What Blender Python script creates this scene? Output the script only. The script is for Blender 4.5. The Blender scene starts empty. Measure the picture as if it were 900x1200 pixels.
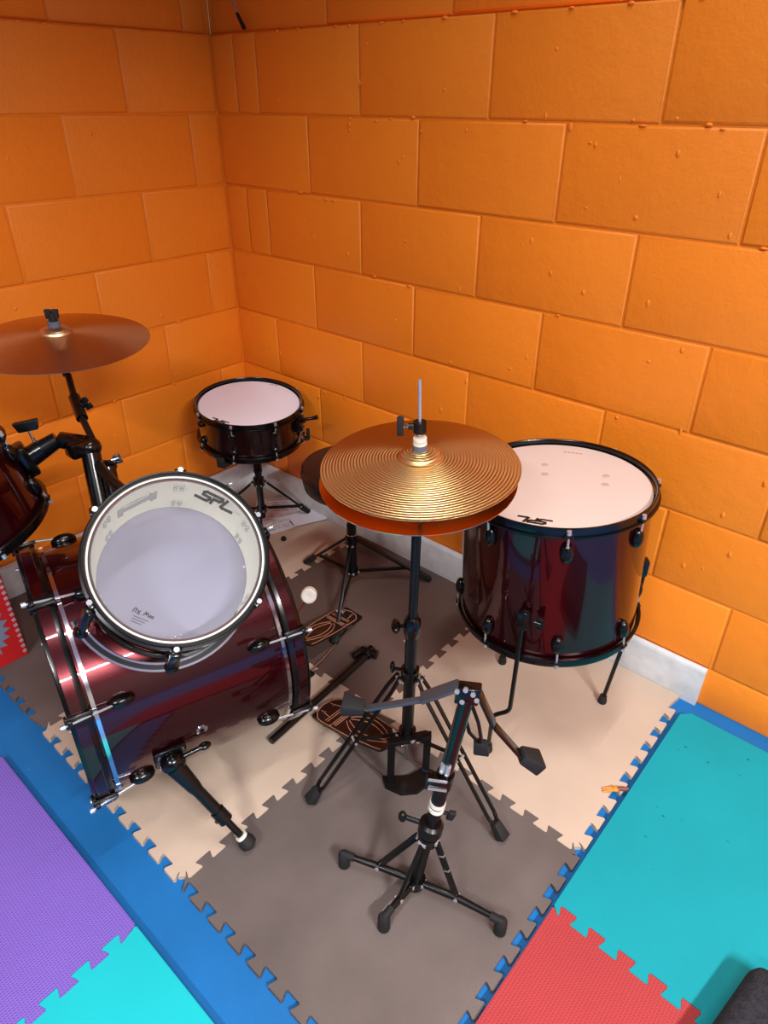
import bpy, bmesh, math, random
from mathutils import Vector, Matrix
random.seed(7)
SC = bpy.context.scene
COL = SC.collection
PI = math.pi
V = Vector

# ------------------------------------------------------------------ materials
def lin(c):
    return tuple(((x/255)/12.92 if x/255 <= .04045 else ((x/255+.055)/1.055)**2.4) for x in c) + (1,)

def mat(name, rgb, rough=.5, metal=0, coat=0, bump=None, var=None, spec=.5, sub=None, aniso=0):
    """rgb sRGB 0-255; bump=(scale,strength,dist); var=(scale,amount)"""
    m = bpy.data.materials.new(name); m.use_nodes = True
    nt = m.node_tree; b = nt.nodes['Principled BSDF']
    b.inputs['Base Color'].default_value = lin(rgb)
    b.inputs['Roughness'].default_value = rough
    b.inputs['Metallic'].default_value = metal
    b.inputs['Coat Weight'].default_value = coat
    b.inputs['Coat Roughness'].default_value = .04
    b.inputs['Specular IOR Level'].default_value = spec
    tc = nt.nodes.new('ShaderNodeTexCoord')
    if var:
        n = nt.nodes.new('ShaderNodeTexNoise'); n.inputs['Scale'].default_value = var[0]
        n.inputs['Detail'].default_value = 6
        nt.links.new(tc.outputs['Object'], n.inputs['Vector'])
        mx = nt.nodes.new('ShaderNodeMix'); mx.data_type = 'RGBA'
        c = lin(rgb); a = var[1]
        mx.inputs[6].default_value = tuple(max(0, x*(1-a)) for x in c[:3]) + (1,)
        mx.inputs[7].default_value = tuple(min(1, x*(1+a)) for x in c[:3]) + (1,)
        mr = nt.nodes.new('ShaderNodeMapRange'); mr.inputs[1].default_value = .3; mr.inputs[2].default_value = .7
        nt.links.new(n.outputs['Fac'], mr.inputs[0]); nt.links.new(mr.outputs[0], mx.inputs[0])
        nt.links.new(mx.outputs[2], b.inputs['Base Color'])
    if bump:
        n2 = nt.nodes.new('ShaderNodeTexNoise'); n2.inputs['Scale'].default_value = bump[0]
        n2.inputs['Detail'].default_value = 5
        nt.links.new(tc.outputs['Object'], n2.inputs['Vector'])
        bp = nt.nodes.new('ShaderNodeBump'); bp.inputs['Strength'].default_value = bump[1]
        bp.inputs['Distance'].default_value = bump[2]
        nt.links.new(n2.outputs['Fac'], bp.inputs['Height']); nt.links.new(bp.outputs[0], b.inputs['Normal'])
    return m

def wall_paint(name, rgb):
    m = mat(name, rgb, rough=.46, var=(1.7, .07), spec=.4)
    nt = m.node_tree; b = nt.nodes['Principled BSDF']; tc = [n for n in nt.nodes if n.type == 'TEX_COORD'][0]
    def noise(s, d=6, r=.6):
        n = nt.nodes.new('ShaderNodeTexNoise'); n.inputs['Scale'].default_value = s; n.inputs['Detail'].default_value = d
        n.inputs['Roughness'].default_value = r
        nt.links.new(tc.outputs['Object'], n.inputs['Vector']); return n
    fine = noise(160, 4); med = noise(22, 5)
    vo = nt.nodes.new('ShaderNodeTexVoronoi'); vo.inputs['Scale'].default_value = 24; vo.inputs['Randomness'].default_value = 1
    nt.links.new(tc.outputs['Object'], vo.inputs['Vector'])
    pit = nt.nodes.new('ShaderNodeMapRange'); pit.inputs[1].default_value = .0; pit.inputs[2].default_value = .13
    pit.inputs[3].default_value = 1; pit.inputs[4].default_value = 0
    nt.links.new(vo.outputs['Distance'], pit.inputs[0])
    gate = nt.nodes.new('ShaderNodeMapRange'); gate.inputs[1].default_value = .62; gate.inputs[2].default_value = .68
    g = noise(5, 2); nt.links.new(g.outputs['Fac'], gate.inputs[0])
    mu = nt.nodes.new('ShaderNodeMath'); mu.operation = 'MULTIPLY'
    nt.links.new(pit.outputs[0], mu.inputs[0]); nt.links.new(gate.outputs[0], mu.inputs[1])
    a1 = nt.nodes.new('ShaderNodeMath'); a1.operation = 'MULTIPLY_ADD'; a1.inputs[1].default_value = .28
    nt.links.new(fine.outputs['Fac'], a1.inputs[0]); nt.links.new(med.outputs['Fac'], a1.inputs[2])
    a2 = nt.nodes.new('ShaderNodeMath'); a2.operation = 'MULTIPLY_ADD'; a2.inputs[1].default_value = .9
    nt.links.new(mu.outputs[0], a2.inputs[0]); nt.links.new(a1.outputs[0], a2.inputs[2])
    bp = nt.nodes.new('ShaderNodeBump'); bp.inputs['Strength'].default_value = .75; bp.inputs['Distance'].default_value = .003
    nt.links.new(a2.outputs[0], bp.inputs['Height']); nt.links.new(bp.outputs[0], b.inputs['Normal'])
    return m

def foam(name, rgb, weave=.0035, smudge=.12, strength=.35, rough=.75, specks=None, slashes=False):
    """EVA foam with a moulded cross-hatch and soft soiling"""
    m = mat(name, rgb, rough=rough, var=(4.5, smudge), spec=.3)
    nt = m.node_tree; b = nt.nodes['Principled BSDF']; tc = [n for n in nt.nodes if n.type == 'TEX_COORD'][0]
    w = []
    for ax in (0, 1):
        wv = nt.nodes.new('ShaderNodeTexWave'); wv.bands_direction = 'X' if ax == 0 else 'Y'
        wv.inputs['Scale'].default_value = .314/weave; wv.inputs['Distortion'].default_value = 0
        nt.links.new(tc.outputs['Object'], wv.inputs['Vector']); w.append(wv)
    mu = nt.nodes.new('ShaderNodeMath'); mu.operation = 'MULTIPLY'
    nt.links.new(w[0].outputs['Fac'], mu.inputs[0]); nt.links.new(w[1].outputs['Fac'], mu.inputs[1])
    n = nt.nodes.new('ShaderNodeTexNoise'); n.inputs['Scale'].default_value = 30; n.inputs['Detail'].default_value = 4
    nt.links.new(tc.outputs['Object'], n.inputs['Vector'])
    ad = nt.nodes.new('ShaderNodeMath'); ad.operation = 'MULTIPLY_ADD'; ad.inputs[1].default_value = .8
    nt.links.new(n.outputs['Fac'], ad.inputs[0]); nt.links.new(mu.outputs[0], ad.inputs[2])
    bp = nt.nodes.new('ShaderNodeBump'); bp.inputs['Strength'].default_value = strength; bp.inputs['Distance'].default_value = .0012
    nt.links.new(ad.outputs[0], bp.inputs['Height']); nt.links.new(bp.outputs[0], b.inputs['Normal'])
    if specks:   # little scuffs and dirt flecks
        src = b.inputs['Base Color'].links[0].from_socket
        vo = nt.nodes.new('ShaderNodeTexVoronoi'); vo.inputs['Scale'].default_value = specks[1]
        mp = nt.nodes.new('ShaderNodeMapping'); mp.inputs['Scale'].default_value = (1, 2.2, 1); mp.inputs['Rotation'].default_value = (0, 0, .6)
        nt.links.new(tc.outputs['Object'], mp.inputs['Vector']); nt.links.new(mp.outputs[0], vo.inputs['Vector'])
        mr = nt.nodes.new('ShaderNodeMapRange'); mr.inputs[1].default_value = specks[2]; mr.inputs[2].default_value = specks[2]*.6
        nt.links.new(vo.outputs['Distance'], mr.inputs[0])
        g = nt.nodes.new('ShaderNodeTexNoise'); g.inputs['Scale'].default_value = 9
        nt.links.new(tc.outputs['Object'], g.inputs['Vector'])
        gr = nt.nodes.new('ShaderNodeMapRange'); gr.inputs[1].default_value = .55; gr.inputs[2].default_value = .59
        nt.links.new(g.outputs['Fac'], gr.inputs[0])
        mm = nt.nodes.new('ShaderNodeMath'); mm.operation = 'MULTIPLY'
        nt.links.new(mr.outputs[0], mm.inputs[0]); nt.links.new(gr.outputs[0], mm.inputs[1])
        mx = nt.nodes.new('ShaderNodeMix'); mx.data_type = 'RGBA'
        nt.links.new(mm.outputs[0], mx.inputs[0]); nt.links.new(src, mx.inputs[6]); mx.inputs[7].default_value = lin(specks[0])
        nt.links.new(mx.outputs[2], b.inputs['Base Color'])
    return m

M = {}
M['orange'] = wall_paint('orange_block_paint', (249, 138, 32))
M['white_paint'] = mat('scuffed_white_baseboard', (205, 208, 212), rough=.45, bump=(60, .2, .002), var=(25, .12))
M['ceiling'] = mat('ceiling_white', (215, 212, 205), rough=.9)
M['blue_floor'] = foam('blue_floor', (18, 102, 168), weave=.004, smudge=.12, specks=((150, 190, 215), 30, .05), rough=.6)
M['tan'] = foam('tan_foam', (190, 170, 152), smudge=.07, strength=.2, rough=.8)
M['grey'] = foam('grey_foam', (101, 91, 88), smudge=.2, strength=.45, rough=.7, specks=((160, 150, 142), 26, .05))
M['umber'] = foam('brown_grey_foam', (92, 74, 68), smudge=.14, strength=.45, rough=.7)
M['teal'] = foam('teal_foam', (4, 147, 160), weave=.0022, smudge=.06, strength=.25, specks=((3, 60, 70), 26, .13))
M['cyan'] = foam('cyan_foam', (16, 182, 192), weave=.0022, smudge=.04, strength=.3)
M['red_foam'] = foam('red_foam', (164, 57, 60), weave=.006, smudge=.05, strength=.6, specks=((150, 30, 40), 20, .05))
M['purple'] = foam('purple_foam', (120, 94, 190), weave=.0055, smudge=.04, strength=.9)
M['foam_edge'] = mat('pale_foam_edge', (200, 208, 215), rough=.8)
M['black'] = mat('black_powder_coat', (10, 10, 11), rough=.36, coat=.05, spec=.35)
M['gloss'] = mat('glossy_black_metal', (7, 7, 8), rough=.22, coat=.12, spec=.4)
M['rubber'] = mat('black_rubber', (18, 19, 22), rough=.75, bump=(200, .3, .001))
M['chrome'] = mat('chrome', (225, 225, 228), rough=.12, metal=1)
M['nickel'] = mat('pale_nickel', (205, 205, 210), rough=.25, metal=.7)
M['steel'] = mat('brushed_steel', (185, 188, 192), rough=.28, metal=1)
M['arm_metal'] = mat('satin_grey_black_steel', (92, 100, 110), rough=.3, metal=.7)
M['white_felt'] = mat('white_felt', (228, 224, 214), rough=.95, bump=(300, .5, .001))
M['grey_felt'] = mat('grey_felt', (95, 100, 120), rough=.95, bump=(300, .5, .001))
M['cool_head'] = mat('cool_white_drumhead', (236, 238, 250), rough=.5, bump=(500, .08, .0005), var=(6, .03))
M['coated_head'] = mat('coated_white_drumhead', (218, 200, 190), rough=.5, bump=(500, .08, .0005), var=(6, .03))
M['ink'] = mat('black_ink', (10, 10, 10), rough=.5)
M['grey_ink'] = mat('grey_vent_marks', (165, 140, 132), rough=.6)
M['faint_spot'] = mat('faint_worn_spot', (192, 172, 162), rough=.6)
M['shell_in'] = mat('white_shell_lining', (240, 238, 226), rough=.6)
M['grey_plate'] = mat('grey_metal_inside', (160, 160, 162), rough=.5, metal=.2)
M['paper'] = mat('white_paper', (226, 228, 238), rough=.8)
M['card'] = mat('brown_card', (205, 160, 112), rough=.85)
M['vinyl'] = mat('black_vinyl', (30, 24, 26), rough=.38, bump=(90, .25, .001))
M['dark_foot'] = mat('dark_brown_pedal_board', (32, 18, 18), rough=.35, coat=.3)
M['pedal_line'] = mat('pale_orange_outline', (205, 150, 120), rough=.5)
M['carpet'] = mat('black_speckled_carpet', (34, 36, 44), rough=.95, bump=(250, 1, .004), var=(90, .5))
M['red_card'] = mat('red_printed_box', (205, 28, 30), rough=.55, var=(20, .05))
M['grey_print'] = mat('grey_print', (128, 134, 158), rough=.6)
M['check'] = mat('pale_check_trim', (190, 160, 170), rough=.6)
M['dark_side'] = mat('dark_brown_box_side', (58, 44, 44), rough=.6)
M['orange_toy'] = mat('orange_plastic', (235, 140, 40), rough=.4)
M['brown'] = mat('brown_tip', (120, 70, 60), rough=.6)
M['rust'] = mat('red_brown_rod', (150, 70, 60), rough=.3, metal=.6)
M['dim_wall'] = mat('grey_beige_paint', (120, 114, 108), rough=.8)

# burgundy sparkle lacquer
def lacquer():
    m = mat('burgundy_metallic_lacquer', (95, 6, 18), rough=.25, metal=.75, coat=.75)
    nt = m.node_tree; b = nt.nodes['Principled BSDF']; tc = [n for n in nt.nodes if n.type == 'TEX_COORD'][0]
    vo = nt.nodes.new('ShaderNodeTexVoronoi'); vo.inputs['Scale'].default_value = 900
    nt.links.new(tc.outputs['Object'], vo.inputs['Vector'])
    mr = nt.nodes.new('ShaderNodeMapRange'); mr.inputs[3].default_value = .0; mr.inputs[4].default_value = 1
    nt.links.new(vo.outputs['Color'], mr.inputs[0])
    mx = nt.nodes.new('ShaderNodeMix'); mx.data_type = 'RGBA'
    mx.inputs[6].default_value = lin((42, 1, 7)); mx.inputs[7].default_value = lin((80, 6, 15))
    nt.links.new(mr.outputs[0], mx.inputs[0]); nt.links.new(mx.outputs[2], b.inputs['Base Color'])
    return m
M['lacquer'] = lacquer()
M['shaded_lacquer'] = mat('burgundy_lacquer_shaded', (24, 3, 7), rough=.3, metal=.2, coat=1)  # kit's burgundy lacquer again, with the snare's shade put into the colour

def clear_film(name, tint, milk, rough):
    m = bpy.data.materials.new(name); m.use_nodes = True; nt = m.node_tree; nt.nodes.clear()
    o = nt.nodes.new('ShaderNodeOutputMaterial')
    t = nt.nodes.new('ShaderNodeBsdfTransparent'); t.inputs[0].default_value = (1, 1, 1, 1)
    d = nt.nodes.new('ShaderNodeBsdfDiffuse'); d.inputs[0].default_value = lin(tint)
    g = nt.nodes.new('ShaderNodeBsdfGlossy'); g.inputs['Roughness'].default_value = rough
    m1 = nt.nodes.new('ShaderNodeMixShader'); m1.inputs[0].default_value = milk
    nt.links.new(t.outputs[0], m1.inputs[1]); nt.links.new(d.outputs[0], m1.inputs[2])
    fr = nt.nodes.new('ShaderNodeFresnel'); fr.inputs[0].default_value = 1.45
    m2 = nt.nodes.new('ShaderNodeMixShader')
    nt.links.new(fr.outputs[0], m2.inputs[0]); nt.links.new(m1.outputs[0], m2.inputs[1]); nt.links.new(g.outputs[0], m2.inputs[2])
    nt.links.new(m2.outputs[0], o.inputs[0]); return m
M['clear_head'] = clear_film('clear_plastic_drumhead', (238, 238, 238), .10, .09)
M['smoky_head'] = clear_film('hazy_resonant_drumhead', (150, 148, 172), .86, .12)

def cymbal_metal(name, rgb, groove, depth, rough=.26, an=.8):
    m = mat(name, rgb, rough=rough, metal=1)
    nt = m.node_tree; b = nt.nodes['Principled BSDF']; tc = [n for n in nt.nodes if n.type == 'TEX_COORD'][0]
    sp = nt.nodes.new('ShaderNodeSeparateXYZ'); nt.links.new(tc.outputs['Object'], sp.inputs[0])
    cb = nt.nodes.new('ShaderNodeCombineXYZ'); nt.links.new(sp.outputs[0], cb.inputs[0]); nt.links.new(sp.outputs[1], cb.inputs[1])
    ln = nt.nodes.new('ShaderNodeVectorMath'); ln.operation = 'LENGTH'; nt.links.new(cb.outputs[0], ln.inputs[0])
    nz = nt.nodes.new('ShaderNodeMath'); nz.operation = 'MULTIPLY'; nz.inputs[1].default_value = 2*PI/groove
    nt.links.new(ln.outputs['Value'], nz.inputs[0])
    sn = nt.nodes.new('ShaderNodeMath'); sn.operation = 'SINE'; nt.links.new(nz.outputs[0], sn.inputs[0])
    bp = nt.nodes.new('ShaderNodeBump'); bp.inputs['Strength'].default_value = depth; bp.inputs['Distance'].default_value = .0006
    nt.links.new(sn.outputs[0], bp.inputs['Height']); nt.links.new(bp.outputs[0], b.inputs['Normal'])
    tg = nt.nodes.new('ShaderNodeTangent'); tg.direction_type = 'RADIAL'; tg.axis = 'Z'
    nt.links.new(tg.outputs[0], b.inputs['Tangent'])
    b.inputs['Anisotropic'].default_value = an
    return m
M['hat'] = cymbal_metal('brass_hi_hat', (214, 178, 120), .0055, .75, rough=.3, an=.9)
M['hat_under'] = cymbal_metal('brass_hi_hat_underside', (240, 205, 160), .0055, .02, rough=.1, an=.2)
M['crash'] = cymbal_metal('bronze_crash', (210, 172, 130), .004, .5, rough=.3, an=.9)

# ------------------------------------------------------------------ object helpers
ORG = {}
def thing(name, label, cat, loc, group=None):
    o = bpy.data.objects.new(name, None); COL.objects.link(o)
    o.location = loc; o.empty_display_size = .05
    o['label'] = label; o['category'] = cat
    if group: o['group'] = group
    ORG[o.name] = V(loc); return o

def build(name, bm, m, parent=None, smooth=True, kind=None, origin=None, label=None, angle=40):
    """link a bmesh (world coordinates) as one object"""
    org = ORG[parent.name] if parent else (V(origin) if origin is not None else V((0, 0, 0)))
    bmesh.ops.translate(bm, verts=bm.verts, vec=-org)
    bmesh.ops.recalc_face_normals(bm, faces=bm.faces)
    me = bpy.data.meshes.new(name); bm.to_mesh(me); bm.free()
    for p in me.polygons: p.use_smooth = smooth
    if smooth:
        try: me.set_sharp_from_angle(angle=math.radians(angle))
        except Exception: pass
    me.materials.append(m)
    o = bpy.data.objects.new(name, me); COL.objects.link(o)
    if parent: o.parent = parent
    else: o.location = org
    ORG[o.name] = org
    if kind: o['kind'] = kind
    if label: o['label'] = label
    return o

def tag(o, label, cat, group=None):
    o['label'] = label; o['category'] = cat
    if group: o['group'] = group

def frame(n, ref=(0, 0, 1)):
    n = V(n).normalized(); r = V(ref)
    if abs(n.dot(r.normalized())) > .95: r = V((1, 0, 0))
    x = r.cross(n).normalized(); y = n.cross(x)
    return x, y, n

def lathe(bm, prof, c, n, seg=64, closed=False):
    """prof [(r,h)] swept round axis n through c"""
    x, y, z = frame(n); c = V(c); rings = []
    for r, h in prof:
        if r < 1e-6: rings.append([bm.verts.new(c+z*h)]*seg)
        else: rings.append([bm.verts.new(c+z*h+(x*math.cos(2*PI*i/seg)+y*math.sin(2*PI*i/seg))*r) for i in range(seg)])
    pairs = list(zip(rings, rings[1:]))
    if closed: pairs.append((rings[-1], rings[0]))
    for a, b in pairs:
        for i in range(seg):
            j = (i+1) % seg
            vs = []
            for v in (a[i], a[j], b[j], b[i]):
                if v not in vs: vs.append(v)
            if len(vs) > 2:
                try: bm.faces.new(vs)
                except ValueError: pass
    return bm

def tube(bm, pts, r, seg=10, cap=True):
    """round bar through points; r number or list"""
    pts = [V(p) for p in pts]; n = len(pts)
    rs = r if isinstance(r, (list, tuple)) else [r]*n
    d = (pts[1]-pts[0]).normalized(); x, y, _ = frame(d)
    rings = []
    for i, p in enumerate(pts):
        t = (pts[min(i+1, n-1)]-pts[max(i-1, 0)]).normalized()
        x = (x-t*x.dot(t)).normalized(); y = t.cross(x)
        rings.append([bm.verts.new(p+(x*math.cos(2*PI*k/seg)+y*math.sin(2*PI*k/seg))*rs[i]) for k in range(seg)])
    for a, b in zip(rings, rings[1:]):
        for k in range(seg): bm.faces.new((a[k], a[(k+1) % seg], b[(k+1) % seg], b[k]))
    if cap:
        bm.faces.new(rings[0][::-1]); bm.faces.new(rings[-1])
    return bm

def box(bm, c, ax, ay, az, sx, sy, sz, bev=0, taper=1):
    """box centred on c with axes and full sizes; taper scales the +z face"""
    c = V(c); ax, ay, az = V(ax).normalized(), V(ay).normalized(), V(az).normalized()
    vs = []
    for k in (-1, 1):
        t = taper if k > 0 else 1
        for i, j in ((-1, -1), (1, -1), (1, 1), (-1, 1)):
            vs.append(bm.verts.new(c+ax*sx/2*i*t+ay*sy/2*j*t+az*sz/2*k))
    fs = [(0, 3, 2, 1), (4, 5, 6, 7), (0, 1, 5, 4), (1, 2, 6, 5), (2, 3, 7, 6), (3, 0, 4, 7)]
    F = [bm.faces.new([vs[i] for i in f]) for f in fs]
    if bev:
        es = list({e for f in F for e in f.edges})
        bmesh.ops.bevel(bm, geom=es, offset=bev, segments=2, affect='EDGES', profile=.5)
    return bm

def bar(bm, a, b, w, t, up=(0, 0, 1), bev=.0015):
    """flat strap from a to b, w wide, t thick (t along up)"""
    a, b = V(a), V(b); d = b-a; z = d.normalized(); u = V(up); u = (u-z*u.dot(z)).normalized(); s = z.cross(u)
    return box(bm, (a+b)/2, s, u, z, w, t, d.length, bev)

def ellip(bm, c, axes, radii, seg=14, rings=8):
    m = Matrix((( *(V(axes[0])*radii[0]), 0), (*(V(axes[1])*radii[1]), 0), (*(V(axes[2])*radii[2]), 0), (0, 0, 0, 1))).transposed()
    m.translation = V(c)
    bmesh.ops.create_uvsphere(bm, u_segments=seg, v_segments=rings, radius=1, matrix=m)
    return bm

def wing(bm, c, n, side, w=.03, h=.016, t=.007):
    """wing-nut: hub plus two flared ears. n = screw axis, side = ear direction"""
    c = V(c); n = V(n).normalized(); s = V(side); s = (s-n*s.dot(n)).normalized(); u = n.cross(s)
    tube(bm, [c-n*h*.4, c+n*h*.5], t*.75, 10)
    for k in (-1, 1):
        box(bm, c+s*k*w*.3+n*h*.35, u, s*k, n, t*.8, w*.45, h, .001, 1.15)
    return bm

def poly_prism(bm, pts, z0, z1):
    lo = [bm.verts.new((x, y, z0)) for x, y in pts]; hi = [bm.verts.new((x, y, z1)) for x, y in pts]
    n = len(pts)
    bm.faces.new(lo[::-1]); bm.faces.new(hi)
    for i in range(n): bm.faces.new((lo[i], lo[(i+1) % n], hi[(i+1) % n], hi[i]))
    return bm

# ------------------------------------------------------------------ room
B, H = .4064, .2032
ZL = 1.548                         # first full joint down from the recess line
A0, B0 = .2055, .109               # first vertical joints on the two walls

def block_wall(side, length, ztop):
    """painted concrete-block wall: every course and block modelled, joints tooled into the face"""
    bm = bmesh.new(); rnd = random.Random(3 if side == 'left' else 5)
    def P(s, z, d):                # s along the wall from the corner, d out of the wall
        return (s, -d, z) if side == 'right' else (d, -s, z)
    def block(s0, s1, z0, z1, face, g=.0024, e=.0055):
        j = lambda: rnd.uniform(-.0012, .0012)
        out = [(s0+g, z0+g), (s1-g, z0+g), (s1-g, z1-g), (s0+g, z1-g)]
        mid = [(s0+g+e*.45+j(), z0+g+e*.45+j()), (s1-g-e*.45+j(), z0+g+e*.45+j()), (s1-g-e*.45+j(), z1-g-e*.45+j()), (s0+g+e*.45+j(), z1-g-e*.45+j())]
        inn = [(s0+g+e, z0+g+e), (s1-g-e, z0+g+e), (s1-g-e, z1-g-e), (s0+g+e, z1-g-e)]
        f = face+rnd.uniform(-.0006, .0006)
        R = [[bm.verts.new(P(s, z, d)) for s, z in ring] for ring, d in ((out, face-.0035), (mid, f-.0010), (inn, f))]
        for a, b in zip(R, R[1:]):
            for k in range(4): bm.faces.new((a[k], a[(k+1) % 4], b[(k+1) % 4], b[k]))
        bm.faces.new(R[-1])
    off = (A0, A0+B/2) if side == 'right' else (B0+B/2, B0)
    # rows below the recess line
    for r in range(-6, 8):
        z1 = ZL-H*r; z0 = z1-H
        rec = 0 if r >= 0 else -.016
        if z1 > ztop+.001 or z0 < -.3: continue
        o = off[r % 2]
        if r < 0: o += (.075 if side == 'right' else -.03)
        js = [0]; s = o
        while s < length: js.append(s); s += B
        js.append(length)
        if side == 'right' and r in (0, 2): js.insert(1, .105)
        if js[1]-js[0] < .03: js.pop(1)
        for a, b in zip(js, js[1:]): block(a, b, max(z0, 0.0), min(z1, ztop), rec)
    # bottom course
    z1 = ZL-H*7; s = off[7 % 2]; js = [0]
    while s < length: js.append(s); s += B
    js.append(length)
    for a, b in zip(js, js[1:]):
        pass
    # mortar bed behind, ledge at the recess
    def quad(pts): bm.faces.new([bm.verts.new(P(*p)) for p in pts])
    quad([(-.03, 0, -.0045), (length, 0, -.0045), (length, ZL, -.0045), (-.03, ZL, -.0045)])
    quad([(-.02, ZL, -.0205), (length, ZL, -.0205), (length, ztop, -.0205), (-.02, ztop, -.0205)])
    quad([(-.02, ZL, -.0205), (length, ZL, -.0205), (length, ZL, -.0018), (-.02, ZL, -.0018)])
    # paint drips and lumps along the ledge and some joints
    for k in range(46):
        s = rnd.uniform(.02, min(length, 2.4)); zz = ZL-.004 if k % 2 else ZL-H*rnd.choice([1, 2, 3, 4, 5])+rnd.uniform(-.01, .004)
        c = P(s, zz, .0); w = rnd.uniform(.003, .010)
        ax = ((1, 0, 0), (0, 1, 0), (0, 0, 1))
        rr = (w, .0035, rnd.uniform(.002, .004)) if side == 'right' else (.0035, w, rnd.uniform(.002, .004))
        ellip(bm, c, ax, rr, 8, 5)
    for k in range(90):
        s = rnd.uniform(.02, 2.2); zz = rnd.uniform(.3, ZL-.03)
        w = rnd.uniform(.002, .005); q = .001 if k % 3 else -.0002
        rr = (w, .0016, rnd.uniform(.002, .009)) if side == 'right' else (.0016, w, rnd.uniform(.002, .009))
        ellip(bm, P(s, zz, q), ((1, 0, 0), (0, 1, 0), (0, 0, 1)), rr, 8, 5)
    return build('wall_'+side, bm, M['orange'], kind='structure', smooth=True, angle=50)

RL = 5.8; HC = 3.0
block_wall('right', RL, HC); block_wall('left', RL, HC)

bm = bmesh.new(); box(bm, (RL/2-.02, -RL/2+.02, -.05), (1, 0, 0), (0, 1, 0), (0, 0, 1), RL+.1, RL+.1, .1)
build('floor', bm, M['blue_floor'], kind='structure', smooth=False)
bm = bmesh.new(); box(bm, (RL/2-.02, -RL/2+.02, HC+.05), (1, 0, 0), (0, 1, 0), (0, 0, 1), RL+.1, RL+.1, .1)
build('ceiling', bm, M['ceiling'], kind='structure', smooth=False)

bm = bmesh.new(); box(bm, (RL+.05, -RL/2, HC/2), (1, 0, 0), (0, 1, 0), (0, 0, 1), .1, RL, HC); build('wall_far_right', bm, M['dim_wall'], kind='structure', smooth=False)
bm = bmesh.new(); box(bm, (RL/2, -RL-.05, HC/2), (1, 0, 0), (0, 1, 0), (0, 0, 1), RL, .1, HC); build('wall_behind', bm, M['dim_wall'], kind='structure', smooth=False)
def baseboard(name, p0, p1, out):
    bm = bmesh.new(); p0, p1, out = V(p0), V(p1), V(out); d = (p1-p0).normalized()
    prof = [(0.0002, 0), (.012, 0), (.0125, .004), (.0125, .112), (.010, .121), (.005, .125), (0.0002, .126)]
    R = [[bm.verts.new(p+out*o+V((0, 0, z))) for o, z in prof] for p in (p0, p1)]
    n = len(prof)
    for i in range(n): bm.faces.new((R[0][i], R[0][(i+1) % n], R[1][(i+1) % n], R[1][i]))
    bm.faces.new(R[0][::-1]); bm.faces.new(R[1])
    return build(name, bm, M['white_paint'], kind='structure')
baseboard('baseboard_right', (.014, 0, 0), (1.44, 0, 0), (0, -1, 0))
baseboard('baseboard_right_end', (1.443, 0, 0), (1.826, 0, 0), (0, -1, 0)).name = 'trim_1'
baseboard('baseboard_left', (0, 0, 0), (0, -2.2, 0), (1, 0, 0))

# cable entering over the ledge near the corner
bm = bmesh.new(); tube(bm, [(.115, -.002, 1.66), (.135, -.003, 1.615), (.148, -.004, 1.585)], .0035, 8)
cb = build('wall_cable', bm, M['steel'], None, origin=(.12, 0, 1.6))
tag(cb, 'thin cable with a black sleeve running down the recessed wall above the ledge', 'cable')
bm = bmesh.new(); tube(bm, [(.145, -.004, 1.592), (.172, -.005, 1.556)], [.0045, .0065], 10)
build('sleeve', bm, M['ink'], cb, label='black sleeve at the end of the cable')

# ------------------------------------------------------------------ foam mats
TZ = .012
def edge_wave(p0, p1, sign, amp=.021, period=.06, phase=.5, skip=.0):
    """dovetail line from p0 to p1; sign +1: tabs bulge to the left of travel"""
    p0, p1 = V(p0), V(p1); d = p1-p0; L = d.length; d.normalize(); nrm = V((-d.y, d.x))
    n = int(round(L/period)); pts = []
    w1, w2, a = .0108, .0182, amp/2
    for k in range(n):
        c = (k+phase)*period
        if c-w2 < .0115 or c+w2 > L-.0115: continue
        prof = [(-w1-.002, -a), (-w1, -a*.75), (-w2-.0003, a*.6), (-w2+.002, a), (w2-.002, a), (w2+.0003, a*.6), (w1, -a*.75), (w1+.002, -a)]
        pts += [p0+d*(c+t)+nrm*sign*o for t, o in prof]
    return pts

def mat_thing(name, corners, edges, m, label, thick, z0=0, group=None, edge_mat=None, amp=.021, cham=(.003, .003, .003, .003)):
    """corners in counter-clockwise order; edges[i] runs corner i -> i+1: 0 straight, +1 tabs out first, (sign, reversed, phase)"""
    pts = []
    for i in range(4):
        a, b = V(corners[i]), V(corners[(i+1) % 4]); e = edges[i]
        pr = V(corners[i-1]); ch = cham[i]
        if e and edges[i-1]: ch = max(ch, .012)
        pts += [a+(pr-a).normalized()*ch, a+(b-a).normalized()*ch]
        if e: 
            s, fwd = e[0], e[1]; ph = e[2] if len(e) > 2 else .5
            q = edge_wave(a, b, s, amp=amp, phase=ph) if fwd else edge_wave(b, a, -s, amp=amp, phase=ph)[::-1]
            pts += q
    c = sum((V(x) for x in corners), V((0, 0)))/4
    # a hair of clearance between neighbours
    o = [p+(c-p).normalized()*.0007 for p in pts]
    root = None
    bm = bmesh.new(); poly_prism(bm, [(p.x, p.y) for p in o], z0, z0+thick)
    top = [e for e in bm.edges if all(v.co.z > z0+thick-1e-5 for v in e.verts)]
    bmesh.ops.bevel(bm, geom=top, offset=.0010, segments=2, affect='EDGES')
    tf = [f for f in bm.faces if len(f.verts) > 20]
    bmesh.ops.triangulate(bm, faces=tf)
    o_ = build(name, bm, m, None, origin=(c.x, c.y, z0), smooth=False)
    if edge_mat:
        o_.data.materials.append(edge_mat)
        for p in o_.data.polygons:
            if abs(p.normal.z) < .3: p.material_index = 1
    tag(o_, label, 'foam mat', group)
    return o_

S = .6; X1, X2, X3 = .6, 1.2, 1.786; Y1, Y2 = -.6, -1.2
G = 'grey and tan interlocking foam tiles under the drum kit'
w = .013
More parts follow.
